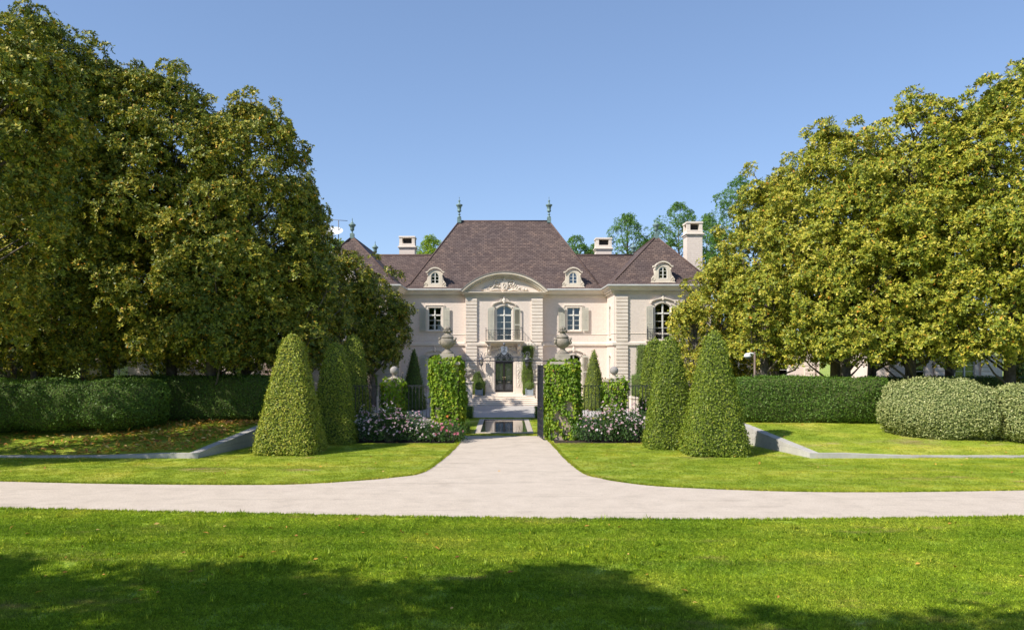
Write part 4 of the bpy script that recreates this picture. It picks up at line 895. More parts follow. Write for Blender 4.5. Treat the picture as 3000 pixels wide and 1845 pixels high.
    if sgn < 0: panel(PIL[-1][0] - .63, lx + .41, 'iron fence panel between the tall and short pillars left of the gate'); panel(lx - .41, -10.2, 'iron fence panel running left from the short left pillar behind roses')
    else: panel(PIL[1][0] + .63, lx - .41, 'iron fence panel between the tall and short pillars right of the gate'); panel(lx + .41, 10.2, 'iron fence panel running right from the short right pillar behind roses')

# overthrow between the pillars
ov = empty('gate_overthrow', (0, GY, 4.0), 'wrought iron scroll overthrow with numbered shield spanning the gate pillars', 'gate arch')
g = MB(); z1, z2 = at(0, 1057, GY)[2], at(0, 1047, GY)[2]
g.box(-2.45, 2.55, GY - .03, GY + .03, z1 - .025, z1 + .025); g.build('lower_bar', IRON, ov)
MB().box(-1.33, 1.33, GY - .02, GY + .02, z2 - .014, z2 + .014).build('upper_bar', IRON, ov)
g = MB()
for f in (-1, 1):
    for cxx, r in ((.18, .10), (.46, .10), (.74, .09), (1.02, .085)): g.tube(spiral(f*cxx, (z1+z2)/2 + .005, r*.85, .02, 0, 1.25, GY, 14, f), .013, 5)
    g.tube([(f*1.33, GY, z2), (f*1.5, GY, z2 - .06), (f*1.62, GY, z1 + .02)], .014, 5); g.tube(spiral(f*1.95, z1 + .13, .11, .02, -1.4, 1.2, GY, 14, f), .014, 5)
    g.tube(spiral(f*.36, z2 + .13, .13, .03, -1.5, 1.3, GY, 16, f), .015, 5); g.tube(spiral(f*.12, z2 + .07, .06, .02, -1.5, 1.2, GY, 12, f), .012, 5)
    g.tube([(f*.04, GY, z2 + .32), (f*.22, GY, z2 + .26), (f*.27, GY, z2 + .12), (f*.5, GY, z2 + .03), (f*.8, GY, z2 + .02)], .014, 5)
    g.tube(spiral(f*.95, z2 + .16, .14, .03, -1.6, 1.3, GY, 16, f), .015, 5); g.tube(spiral(f*1.25, z2 + .2, .16, .03, -1.6, 1.35, GY, 16, f), .016, 5); g.tube([(f*.8, GY, z2 + .02), (f*1.0, GY, z2 + .03)], .014, 5)
stuff(g.build('scrollwork', IRON_G, ov))
sh = MB(); zs = z2 + .16; sh.prism_xz([(-.17, zs + .42), (-.17, zs + .14), (-.10, zs + .03), (0, zs - .03), (.10, zs + .03), (.17, zs + .14), (.17, zs + .42)], GY - .03, GY + .03); 
shield = sh.build('shield', mat('blue_grey_shield_paint', (.22, .24, .30), (.17, .19, .24), 4, .5), ov)
rg = MB(); rg.tube([(.24*math.sin(a*2*math.pi/24), GY, zs + .2 - .27*math.cos(a*2*math.pi/24)) for a in range(25)], .016, 5); rg.ball((0, GY, zs + .56), .075, 9, 7); rg.tube([(0, GY, zs + .42), (0, GY, zs + .66)], .02, 5); rg.build('shield_ring', IRON_G, shield)
nb = MB(); nb.tube([(-.05, GY - .036, zs + .34), (-.02, GY - .036, zs + .38), (.04, GY - .036, zs + .375), (.05, GY - .036, zs + .33), (-.01, GY - .036, zs + .26), (-.055, GY - .036, zs + .21), (.06, GY - .036, zs + .21)], .013, 5); nb.box(-.14, .14, GY - .04, GY - .028, zs + .125, zs + .14); nb.build('numeral', IRON, shield)

# open gate leaf on the right
hx, hy, fx, fy = 2.06, 41.7, 1.86, 43.5
gl = empty('iron_gate_leaf', (hx, hy, 0), 'tall dark wrought iron gate leaf swung open beside the right pillar', 'gate')
d = Vector((fx - hx, fy - hy, 0)); L = d.length; d.normalize(); nrm = Vector((d.y, -d.x, 0))
def gp(s, z, o=0): p = Vector((hx, hy, 0)) + d*s + nrm*o; return (p.x, p.y, z)
def gbox(mb, s0, s1, z0, z1, th=.02):
    vs = [gp(s0, z0, -th), gp(s1, z0, -th), gp(s1, z0, th), gp(s0, z0, th), gp(s0, z1, -th), gp(s1, z1, -th), gp(s1, z1, th), gp(s0, z1, th)]
    mb.add(vs, [(0,3,2,1),(4,5,6,7),(0,1,5,4),(1,2,6,5),(2,3,7,6),(3,0,4,7)]); return mb
m_ = MB(); gbox(m_, 0, .07, .06, 4.0, .022); m_.build('stile', IRON, gl); m_ = MB(); gbox(m_, L - .07, L, .06, 4.0, .022); m_.build('stile', IRON, gl)
for (za, zb_) in ((.10, .17), (1.62, 1.67), (1.9, 1.95), (3.9, 3.98), (3.55, 3.59)): m_ = MB(); gbox(m_, .07, L - .07, za, zb_, .025); m_.build('rail', IRON, gl)
for k in range(1, 12): m_ = MB(); s = .07 + k*(L - .14)/12; gbox(m_, s - .010, s + .010, .17, 3.9, .010); m_.build('bar', IRON, gl)
m_ = MB()
for k in range(6):
    for j in range(4):
        c0, zc = .17 + k*(L - .34)/5, .36 + j*.34
        m_.tube([gp(c0 + .12*(1 - i/12)*math.cos(i*.7), zc + .12*(1 - i/12)*math.sin(i*.7), -.015) for i in range(13)], .012, 4)
    for zc in (1.78, 3.74): m_.tube([gp(.17 + k*(L - .34)/5 + .12*(1 - i/12)*math.cos(i*.7), zc + .12*(1 - i/12)*math.sin(i*.7), -.015) for i in range(13)], .012, 4)
stuff(m_.build('scrollwork', IRON, gl))
m_ = MB(); m_.tube([gp(L - .03, .06), gp(L - .03, 0)], .018, 6); m_.build('drop_bolt', IRON, gl)

# ------------------------------------------------------------------ lamp post, satellite dish, side pavilions
lx, ly, _ = at(2211, 1100, 44.0); zt = at(0, 1034, 44.0)[2]
t = empty('lamp_post', (lx, ly, .9), 'slim brown post with a white hooded globe above the right hedge', 'lamp')
MB().tube([(lx, ly, .3), (lx, ly, zt)], .06, 10).lathe([(.06, zt), (.075, zt + .02), (.05, zt + .06), (0, zt + .08)], lx, ly, 10).build('post', mat('brown_post_paint', (.20, .145, .115), (.16, .115, .09), 4, .6), t)
WH = mat('white_enamel', (.75, .75, .73), (.7, .7, .68), 3, .35, spec=.5)
MB().tube([(lx - .02, ly, zt - .02 - .06), (lx - .12, ly, zt - .015), (lx - .25, ly, zt), (lx - .36, ly, zt - .05)], .045, 8).build('arm', WH, t)
gz = zt - .18; gx = lx - .40
MB().lathe([(.20, gz - .04), (.205, gz), (.17, gz + .10), (.10, gz + .17), (.0, gz + .19)], gx, ly, 18).build('hood', WH, t)
MB().lathe([(.0, gz - .19), (.09, gz - .16), (.15, gz - .10), (.18, gz - .041)], gx, ly, 18).build('globe', mat('smoked_globe', (.10, .11, .12), (.08, .09, .1), 3, .1, spec=.8), t)
dx, dy, dz = at(985, 677, 66.0); t = empty('satellite_dish', (dx, dy, dz - 2.2), 'pale satellite dish on a mast above the left treetops', 'satellite dish')
MB().tube([(dx + .2, dy, dz - 4), (dx + .2, dy, dz + .9)], .035, 6).build('mast', IRON_G, t)
m_ = MB(); n = 20
vs = []; 
for (r, k) in ((.0, .16), (.35, .11), (.7, .0)):
    for j in range(n): a = 2*math.pi*j/n; vs.append((dx - .2 + r*math.cos(a)*1.15, dy - .15 + k + r*.5*math.sin(a), dz + r*.55*math.sin(a)))
fs = [(i*n+j, i*n+(j+1) % n, (i+1)*n+(j+1) % n, (i+1)*n+j) for i in range(2) for j in range(n)]; m_.add(vs, fs, True); m_.build('dish', WH, t)
MB().tube([(dx - .2, dy - .1, dz - .35), (dx - .2, dy - .8, dz - .1)], .02, 5).build('feed_arm', IRON_G, t)
MB().tube([(dx - .4, dy, dz + .95), (dx + .95, dy, dz + .86)], .025, 5).tube([(dx + .2, dy, dz + .9), (dx + .2, dy, dz + .7)], .02, 5).build('antenna', IRON_G, t)

def pavilion(x0, x1, y, z1, label, wins, pils):
    t = empty('side_pavilion', ((x0 + x1)/2, y, 0), label, 'pavilion')
    mb = MB(); wall(mb, (x0, y), (1, 0), x1 - x0, 0, z1, [(c - x0 - .8, c - x0 + .8, 1.6, 4.2, 0) for c in wins]); wall(mb, (x0, y + 8), (0, -1), 8, 0, z1, []); wall(mb, (x1, y), (0, 1), 8, 0, z1, []); mb.build('wall', WALL, t, True)
    MB().box(x0 + .3, x1 - .3, y + 1.8, y + 2, 0, z1).build('dark_interior_backing', DARK, t)  # dark sheet added behind the pavilion windows, shade put into its colour
    r = MB(); r.add([(x0 - .4, y - .4, z1), (x1 + .4, y - .4, z1), (x1 + .4, y + 8.4, z1), (x0 - .4, y + 8.4, z1), ((x0 + x1)/2 - 1, y + 4, z1 + 2.6), ((x0 + x1)/2 + 1, y + 4, z1 + 2.6)], [(0, 1, 5, 4), (1, 2, 5), (2, 3, 4, 5), (3, 0, 4)]); r.build('roof', ROOF, t, True)
    MB().box(x0 - .3, x1 + .3, y - .3, y, z1 - .35, z1 - .02).build('cornice', STONE_P, t)
    for c in wins: window((c, y, 0), 0, 1.6, 1.6, 4.2, 0, [2.1, 2.6, 3.1, 3.6], None, t)
    for c in pils:
        p = MB().box(c - .42, c + .42, y - .06, y + .01, 0, z1 - .36).build('pilaster', STONE, t)
        for k in range(int((z1 - .9)/.34)): quoin(c - .42, c + .42, y - .05, .4 + k*.34, .30, p)
pavilion(29.5, 40.0, 63.0, 5.0, 'cream side pavilion glimpsed beneath the right magnolias', [33.0, 37.0], [31.2, 34.9, 36.0 + 2.6])
pavilion(17.2, 27.5, 68.5, 5.2, 'low cream wing behind the lamp post and right hedge', [20.5, 24.0], [22.2, 26.6])
pavilion(-34.0, -19.5, 63.0, 5.0, 'cream side pavilion glimpsed beneath the left magnolias', [-31, -27.5], [-23.4, -25.5, -20.3])
# stone planters with clipped hedge in the forecourt
for sgn in (-1, 1):
    x0, x1 = sorted((sgn*9.6, sgn*11.8)); 
    t = empty('stone_planter', ((x0 + x1)/2, 59.5, .2), 'low pale stone planter wall under clipped hedge, %s of the forecourt' % ('left' if sgn < 0 else 'right'), 'planter wall', 'forecourt planter walls')
    MB().bbox(x0, x1, 58.9, 60.2, .1, 1.15, .02).build('body', STONE, t); MB().bbox(x0 - .06, x1 + .06, 58.84, 60.26, 1.151, 1.27, .02).build('coping', STONE, t)
# ------------------------------------------------------------------ foliage helpers
def unit(v): return v / np.maximum(np.linalg.norm(v, axis=-1, keepdims=True), 1e-9)
def rdir(n, r=rng): return unit(r.normal(size=(n, 3)))
def leaf_arrays(P, A, N, L, W, fold=.22, droop=.12):
    A = unit(A); N = unit(N - A * (A * N).sum(1, keepdims=True)); S = np.cross(A, N)
    L = np.asarray(L).reshape(-1, 1); W = np.asarray(W).reshape(-1, 1)
    mid = P + A * L * .48; up = N * W * fold
    V = np.stack([P, mid + S * W * .5 + up, P + A * L - N * L * droop, mid - S * W * .5 + up], 1).reshape(-1, 3)
    k = np.arange(len(P))[:, None] * 4
    Fc = np.stack([k + np.array([[0, 1, 2]]), k + np.array([[0, 2, 3]])], 1).reshape(-1, 3)
    return V, Fc
def tri_obj(name, P, A, N, L, W, rnd, m, parent=None, droop=.1):
    A = unit(A); N = unit(N - A * (A * N).sum(1, keepdims=True)); S = np.cross(A, N); L = np.asarray(L).reshape(-1, 1); W = np.asarray(W).reshape(-1, 1)
    flip = (np.arange(len(P)) % 2 == 0)[:, None]; far = P + A*L*np.where(flip, .92, .22) - N*L*np.where(flip, droop, 0); tip = np.where(flip, P, P + A*L*1.02 - N*L*droop)
    V = np.stack([tip, far + S*W*.5, far - S*W*.5], 1).reshape(-1, 3); Fc = np.arange(len(P)*3).reshape(-1, 3)
    return put(bpy.data.objects.new(name, np_mesh(name, V, Fc, m, False, rnd)), parent)
def leaf_obj(name, P, A, N, L, W, rnd, m, parent=None, fold=.22, droop=.12):
    V, Fc = leaf_arrays(P, A, N, L, W, fold, droop)
    return put(bpy.data.objects.new(name, np_mesh(name, V, Fc, m, False, np.repeat(rnd, 2))), parent)
def rosettes(C, D, k, L, tilt=(38, 82)):
    n = len(C); D = unit(D); ref = np.where(np.abs(D[:, 2:3]) < .9, np.array([[0, 0, 1.0]]), np.array([[1.0, 0, 0]]))
    U = unit(np.cross(D, ref)); Vv = np.cross(D, U)
    ph = (np.arange(k)[None, :] * 2.399 + rng.uniform(0, 6.28, (n, 1)) + rng.normal(0, .25, (n, k)))
    tl = np.radians(rng.uniform(tilt[0], tilt[1], (n, k)))
    A = (np.cos(tl)[..., None] * D[:, None] + np.sin(tl)[..., None] * (np.cos(ph)[..., None] * U[:, None] + np.sin(ph)[..., None] * Vv[:, None])).reshape(-1, 3)
    N = np.repeat(D, k, 0) + rng.normal(0, .25, (n * k, 3)); P = np.repeat(C, k, 0) + A * L * .05
    return P, A, N
def wob(V, amp, f, seed):
    r = np.random.default_rng(seed); out = np.zeros_like(V)
    for k in range(4):
        K = r.normal(0, f * (1 + .7 * k), (3, 3)); ph = r.uniform(0, 6.28, 3); out += amp / (1 + .8 * k) * np.sin(V @ K + ph)
    return V + out
def loft(S, caps=True):
    m, n = len(S), len(S[0]); V = np.array(S, float).reshape(-1, 3); T = []
    for i in range(m - 1):
        for j in range(n):
            k = (j + 1) % n; a, b, c, d = i*n+j, i*n+k, (i+1)*n+k, (i+1)*n+j; T += [(a, b, c), (a, c, d)]
    if caps:
        c0, c1 = V[:n].mean(0), V[-n:].mean(0); V = np.vstack([V, c0, c1]); a, b = m*n, m*n + 1
        for j in range(n): k = (j + 1) % n; T += [(a, k, j), (b, (m-1)*n + j, (m-1)*n + k)]
    return V, np.array(T)
def orient(V, T):
    c = V.mean(0); a, b, d = V[T[:, 0]], V[T[:, 1]], V[T[:, 2]]; n = np.cross(b - a, d - a); s = ((a + b + d)/3 - c)
    return T if (n * s).sum() > 0 else T[:, ::-1]
def scatter(V, T, dens, r=rng):
    a, b, c = V[T[:, 0]], V[T[:, 1]], V[T[:, 2]]; n = np.cross(b - a, c - a); ar = np.linalg.norm(n, axis=1) / 2
    N = int(ar.sum() * dens); i = r.choice(len(T), N, p=ar/ar.sum()); u, v = r.random(N), r.random(N); f = u + v > 1; u[f] = 1 - u[f]; v[f] = 1 - v[f]
    P = a[i] + (b[i] - a[i]) * u[:, None] + (c[i] - a[i]) * v[:, None]; return P, unit(n[i])
def clipped(name, V, T, loc, label, cat, group, m, dens, L, W, seed=1, stem=True, core_m=None, upb=.25, jit=.45, rb=0.0):
    """clipped shrub: dense inner body, small leaves on its surface"""
    T = orient(V, T); t = empty(name, loc, label, cat, group)
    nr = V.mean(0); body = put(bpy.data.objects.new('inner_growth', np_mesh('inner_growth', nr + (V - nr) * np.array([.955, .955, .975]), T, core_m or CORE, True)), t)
    P, N = scatter(V, T, dens * 2.1); L = L * .76; n = len(P); P = P + N * np.where(rng.random((n, 1)) < .04, rng.uniform(.05, .14, (n, 1)), rng.uniform(-.10, .05, (n, 1)))
    A = unit(np.cross(N, rdir(n)) + N * rng.normal(.25, .35, (n, 1)) + np.array([0, 0, upb])); NN = N + rng.normal(0, jit, (n, 3))
    ln = L * rng.uniform(.7, 1.25, n); tri_obj('foliage', P, A, NN, ln, ln * W * 1.1, np.clip(rng.normal(.45 + rb, .19, n), 0, 1), m, t)
    return t
def rr_section(hx, hy, p=5, n=40):
    out = []
    for j in range(n):
        a = 2*math.pi*(j + .5)/n; c, s = math.cos(a), math.sin(a); r = (abs(c)**p + abs(s)**p)**(-1/p); out.append((hx*r*c, hy*r*s))
    return out
def topiary(cx, cy, hb, ht, h, label, group, m, dens=330, p=5, L=.12, seed=1, z0=0.0, rb=0.0, name='clipped_topiary', pw=1.0):
    S = []
    for i in range(26):
        t = i / 25; e = 1 - .05 * max(0, 1 - t*14); k = hb + (ht - hb) * (t ** pw) + .06*math.sin(math.pi*t)
        if t > .88: k *= math.sqrt(max(.02, 1 - ((t - .88)/.125)**2))
        S.append([(cx + x*e, cy + y*e, z0 + .02 + h*t) for x, y in rr_section(k, k, p)])
    V, T = loft(S); V = wob(V, .028, 1.3, seed)
    o = clipped(name, V, T, (cx, cy, z0), label, 'topiary', group, m, dens, L, .68, seed, rb=rb)
    return o
def hedge(path, hw, zf, zt, label, cat, group, m, dens, L, seed, name='clipped_hedge', p=6, amp=.05, f=1.1, W=.62, rb=0.0):
    S = []; P = [Vector((x, y)) for x, y in path]
    Q = []
    for a, b in zip(P[:-1], P[1:]):
        k = max(2, int((b - a).length / .5))
        for i in range(k): Q.append(a + (b - a) * (i / k))
    Q.append(P[-1])
    for i, q in enumerate(Q):
        d = (Q[min(i+1, len(Q)-1)] - Q[max(i-1, 0)]).normalized(); n = Vector((d.y, -d.x)); z0 = zf(q.x, q.y); e = 1.0
        if i in (0, len(Q) - 1): e = .88
        hz = (zt(i/(len(Q)-1)) - z0) / 2; S.append([(q.x + n.x*u*e, q.y + n.y*u*e, z0 + hz + v*(e*.5 + .5)) for u, v in rr_section(hw, hz, p, 32)])
    V, T = loft(S); V = wob(V, amp, f, seed)
    return clipped(name, V, T, (path[0][0], path[0][1], zf(*path[0])), label, cat, group, m, dens, L, W, seed, rb=rb)

# ------------------------------------------------------------------ trees
CAMP = np.array([0, 0, H])
def tree(name, x, y, z0, zb, zt, rmax, label, group, m, seed, dens=9, k=8, L=.215, Wr=.5, lobe=(.75, 1.6), rag=1.5, trunk_r=.32, bark=BARK, full=False, rb=0.0, cat='tree', shape='magnolia', sparse=0.0, lean=0.0):
    r = np.random.default_rng(seed); t = empty(name, (x, y, z0), label, cat, group); h = zt - zb
    def prof(u):
        if shape == 'magnolia': return np.minimum(1, .86 + .6*u) * np.power(np.maximum(0, 1 - np.power(u, 2.7)), .5)
        return np.power(np.maximum(0, 1 - np.power(np.abs(2*u - .95), 2.2)), .55)
    area = 2*math.pi*rmax*.8*h; nl = int(area / (1.12 * ((lobe[0]+lobe[1])/2)**2)); 
    u = r.random(nl)**.92; th = r.uniform(0, 2*math.pi, nl); rr = r.uniform(lobe[0], lobe[1], nl) * (1 - .25*u)
    R_ = np.maximum(0, rmax * prof(u) - rr*.75) * r.uniform(.82, 1.0, nl) + r.normal(0, rag*.28, nl)
    C = np.stack([x + lean*u + R_*np.cos(th), y + R_*np.sin(th), zb + u*(h - rr*.8)], 1)
    if shape == 'magnolia':
        ns = int(nl * .55); us = r.random(ns)**.6; ths = r.uniform(0, 2*math.pi, ns); rs = r.uniform(.35, .7, ns); Rs = rmax * prof(us) * r.uniform(.93, 1.06, ns) + r.normal(0, .25, ns)
        C = np.vstack([C, np.stack([x + lean*us + Rs*np.cos(ths), y + Rs*np.sin(ths), zb + us*h + np.where(us > .75, r.uniform(-.2, .7, ns), 0)], 1)]); rr = np.concatenate([rr, rs]); u = np.concatenate([u, us]); th = np.concatenate([th, ths]); nl = len(C)
    keepL = np.ones(nl, bool)
    if sparse > 0: keepL = r.random(nl) > sparse
    C, rr, u, th = C[keepL], rr[keepL], u[keepL], th[keepL]; nl = len(C)
    axis = np.stack([np.full(nl, x), np.full(nl, y), C[:, 2] - rr*.3], 1); out = unit(C - axis)
    # twig shoots: rosette points on lobe shells
    cnt = np.maximum(6, (4*math.pi*rr**2 * dens * .62).astype(int)); idx = np.repeat(np.arange(nl), cnt); n = len(idx)
    D = unit(rdir(n, r) + out[idx]*.75 + np.array([0, 0, .25])); rad = rr[idx] * (1 - np.abs(r.normal(0, .20, n))) * np.where(r.random(n) < .10, r.uniform(1.05, 1.45, n), 1.0)
    P = C[idx] + D * rad[:, None] * np.array([1, 1, .85])
    tc = unit(CAMP - P); face = (D*tc).sum(1); rel = unit(P - np.array([x, y, 0]) * np.array([1, 1, 0]) - np.array([0, 0, 1])*P[:, 2:3]); far = (rel[:, :2]*unit(np.array([[0 - x, 0 - y, 0]]))[:, :2]).sum(1)
    kp = r.random(n) < (1.0 if full else np.where(far < -.35, .10, np.where(far < .0, .45, 1.0))); kp &= P[:, 2] > zb - .6
    P, D = P[kp], unit(D[kp] + np.array([0, 0, .35]) + r.normal(0, .3, (kp.sum(), 3))); n = len(P)
    p0, A, N = rosettes(P, D, k, L); ln = L * r.uniform(.65, 1.2, len(p0)); base = np.repeat(np.clip(r.normal(.45 + rb, .13, n), 0, 1), k); lob = np.repeat(r.normal(0, .07, nl)[idx][kp], k)
    rnd = np.clip(base + lob + r.normal(0, .27, len(p0)), 0, .86); yl = r.random(len(p0)) < .018; rnd[yl] = r.uniform(.9, 1, yl.sum())
    tri_obj('crown', p0, A, N, ln, ln*Wr, rnd, m, t)
    # trunk, limbs
    w_ = MB(); zz = [z0 - .1, z0 + .5, zb + .2*h, zb + .55*h, zb + .85*h]; jj = [Vector((r.normal(0, .12), r.normal(0, .12), 0)) for _ in zz]; rads = [trunk_r*1.35, trunk_r, trunk_r*.8, trunk_r*.45, trunk_r*.12]
    w_.tube([Vector((x + lean*max(0, (q - zb)/h), y, q)) + j for q, j in zip(zz, jj)], rads, 9)
    w_.build('trunk', bark, t)
    lm = MB(); order = r.permutation(nl)[:min(nl, 40)]
    for i in order:
        c = Vector(C[i]); hz = max(z0 + 1.2, c.z - r.uniform(.6, 2.2) - .25*math.hypot(c.x - x, c.y - y)); b = Vector((x + lean*max(0, (hz - zb)/h), y, hz)); mid = b.lerp(c, .5) + Vector((r.normal(0, .2), r.normal(0, .2), -.2))
        q = [b, mid, c]; d_ = (c - mid).normalized()
        lm.tube(q, [trunk_r*.26, trunk_r*.16, .025], 5, False)
        for s_ in range(3):
            e = Vector(rdir(1, r)[0]); e = (e + d_*.9).normalized()*rr[i]*.95; lm.tube([c - d_*.1, c + e], [.022, .010], 4, False)
    lm.build('branches', TWIG, t)
    return t

# --- magnolias: (px centre, distance, top py, crown bottom z, radius, label)
magL = [
 (110, 44.0, 62, 3.7, 5.6, 'tallest dark magnolia at the left edge, topping the left row', -0.02),
 (500, 45.2, 232, 4.2, 4.4, 'dark magnolia beside the tallest one at left, with a narrow raised top', 0.0),
 (725, 46.5, 310, 3.6, 4.6, 'dark magnolia third in the left row, its top level with the row shoulder', .05),
 (320, 45.5, 175, 3.8, 4.6, 'dark magnolia set back between the two tallest at left', -.03),
 (880, 50.5, 540, 3.6, 2.65, 'slim dark magnolia stepping down towards the house at left', .02),
 (1090, 58.5, 778, 3.3, 2.6, 'smallest dark magnolia in front of the left wing of the mansion', -.06),
 (850, 46.0, 720, 3.9, 3.0, 'low spreading dark magnolia behind the left front topiary', -.08),
 (-120, 46.0, 150, 3.6, 5.0, 'dark magnolia behind the tallest one, cut by the left edge', 0.0),
 (250, 55.0, 420, 4.4, 4.6, 'set back magnolia seen through the left row gaps', 0.0),
 (640, 57.0, 470, 3.0, 4.4, 'set back magnolia behind the third of the left row', 0.0),
 (990, 55.5, 722, 3.4, 2.7, 'middling dark magnolia between the slim one and the smallest at left', -.04),
 (40, 60.0, 520, 3.2, 5.2, 'set back magnolia at the far left behind the row', 0.0),
 (-260, 54.0, 380, 3.2, 5.0, 'set back magnolia beyond the left picture edge', 0.0),
 (620, 43.5, 560, 4.0, 3.2, 'lower magnolia in front of the left row above the dark hedge', -.06),
]
for i, (px, Y, py, zb, rm, lab, rb) in enumerate(magL):
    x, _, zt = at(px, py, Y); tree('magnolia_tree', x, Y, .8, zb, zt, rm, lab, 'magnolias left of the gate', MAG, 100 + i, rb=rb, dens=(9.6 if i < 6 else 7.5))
magR = [
 (2965, 42.5, 240, 4.5, 5.4, 'tallest sunlit magnolia at the right edge of the picture', 0.0),
 (2680, 44.5, 318, 4.5, 4.7, 'sunlit yellow green magnolia second from the right edge', 0.02),
 (2450, 48.0, 390, 4.4, 4.4, 'sunlit magnolia in the middle of the right row, with a knobbly top', .05),
 (2275, 52.0, 505, 4.2, 3.9, 'sunlit magnolia stepping down towards the house at right', .05),
 (2110, 55.5, 760, 2.6, 3.0, 'small yellow magnolia hiding the right end of the mansion', .08),
 (2035, 51.5, 885, 1.6, 1.75, 'yellowest low magnolia in front of the right wing window', .14),
 (2790, 54.0, 420, 4.4, 4.6, 'set back magnolia behind the right row', 0.0),
 (2560, 56.0, 440, 4.4, 4.4, 'set back magnolia between the right row gaps', 0.0),
 (2480, 45.0, 700, 4.3, 3.6, 'low spreading magnolia in front of the right row above the hedge', .02),
 (2240, 48.0, 760, 4.4, 2.5, 'low bushy magnolia behind the lamp post', .03),
]
for i, (px, Y, py, zb, rm, lab, rb) in enumerate(magR):
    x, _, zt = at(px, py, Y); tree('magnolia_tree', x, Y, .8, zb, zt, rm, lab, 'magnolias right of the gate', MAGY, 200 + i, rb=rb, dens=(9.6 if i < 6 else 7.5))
# trees beyond the frame whose shade falls into the picture
for i, (x, y, zt, rm, zb, lab) in enumerate([
  (-26.0, 33.8, 18.0, 4.4, 4.4, 'sunlit magnolia leaning in at the left edge, shading the left lawn terrace'), (-36.5, 33.5, 13.0, 5.0, 4.0, 'magnolia farther left, beyond the picture edge'),
  (33.5, 43.0, 19.0, 5.0, 3.6, 'magnolia beyond the right picture edge')]):
    tree('magnolia_tree', x, y, .5 if x > 0 else 0, zb, zt, rm, lab, 'magnolias outside the frame', MAG, 300 + i, dens=(9.0 if i == 0 else 2.6), L=(.205 if i == 0 else .40), k=8, lean=(5.0 if i == 0 else 0))
for i, (x, y, zt, rm, zb, lab) in enumerate([
  (-27.6, 5.2, 18.0, 5.2, 7.0, 'street tree far left behind the viewer'), (-20.6, 4.6, 18.2, 4.6, 8.0, 'street tree left behind the viewer'), (-15.0, 4.0, 19.0, 3.9, 9.0, 'street tree just left of the viewer'), (-11.5, .6, 21.0, 3.6, 10.0, 'tall street tree behind the viewer'),
  (-5.8, 3.6, 18.2, 2.3, 10.5, 'slender street tree beside the viewer'), (-21.5, -2.5, 18, 4.2, 7.0, 'second row street tree left behind the viewer')]):
    tree('street_tree', x, y, 0, zb, zt, rm, lab, 'street trees behind the viewer', DECID, 400 + i, dens=3.0, L=.50, k=6, shape='round', sparse=.0, trunk_r=.3)
# --- background trees
for i, (px, Y, py, zb, rm, m, lab, sp, L) in enumerate([
  (1262, 96, 690, 6, 3.2, LIME, 'bright lime green tree behind the left chimney', .15, .20),
  (985, 90, 705, 6, 2.6, LIME, 'bright green treetop beside the satellite dish', .2, .20),
  (1690, 97, 688, 6, 3.0, DECID, 'rounded green treetop right of the main roof hip', .1, .20),
  (1748, 100, 712, 6, 2.8, DECID, 'low green treetop behind the right small chimney', .1, .20),
  (1838, 92, 622, 8, 3.4, DECID, 'airy green tree behind the right small chimney and finial', .35, .18),
  (1985, 94, 592, 8, 4.0, DECID, 'tallest airy green tree behind the tall right chimney', .32, .18),
  (1905, 99, 700, 6, 5.0, DECID, 'dense green tree low behind the right wing roof', .05, .20),
  (2075, 99, 622, 6, 3.0, DECID, 'dark green tree right of the tall chimney', .05, .20),
  (2165, 84, 512, 9, 3.2, DECID, 'airy blue green tree rising behind the right magnolias', .3, .18)]):
    x, _, zt = at(px, py, Y); tree('background_tree', x, Y, 0, zb, zt, rm, lab, 'trees behind the mansion', m, 500 + i, dens=9.0 if L < .2 else 7, L=L*1.05, k=6, Wr=.5, shape='round', sparse=sp, lobe=(.55, 1.15), rag=1.3, trunk_r=.25)

# ------------------------------------------------------------------ clipped topiary
gL, gR = 'pyramid topiaries left of the drive', 'pyramid topiaries right of the drive'
topiary(-10.0, 36.9, 1.58, .36, 5.5, 'sunlit square pyramid topiary nearest the drive at left', gL, HOLLY, seed=11, rb=.22, pw=.86)
topiary(-8.75, 40.6, 1.14, .40, 5.1, 'dark shaded pyramid topiary just behind the front left one', gL, HOLLY, seed=12, pw=.86, rb=.02)
topiary(-8.75, 45.3, 1.10, .38, 5.6, 'dark narrow pyramid topiary farthest back at left, inside the fence', gL, HOLLY, seed=13, pw=.86, rb=.08)
topiary(9.72, 36.4, 1.52, .27, 5.6, 'largest pyramid topiary at the front right of the drive', gR, HOLLY, seed=14, pw=.9, rb=-.10)
topiary(8.15, 38.7, 1.26, .33, 5.35, 'pyramid topiary close behind the front right one', gR, HOLLY, seed=15, pw=.88, rb=-.14)
topiary(8.45, 44.0, 1.0, .36, 5.4, 'narrow pyramid topiary farthest back at right, inside the fence', gR, HOLLY, seed=16, pw=.88, rb=-.14)
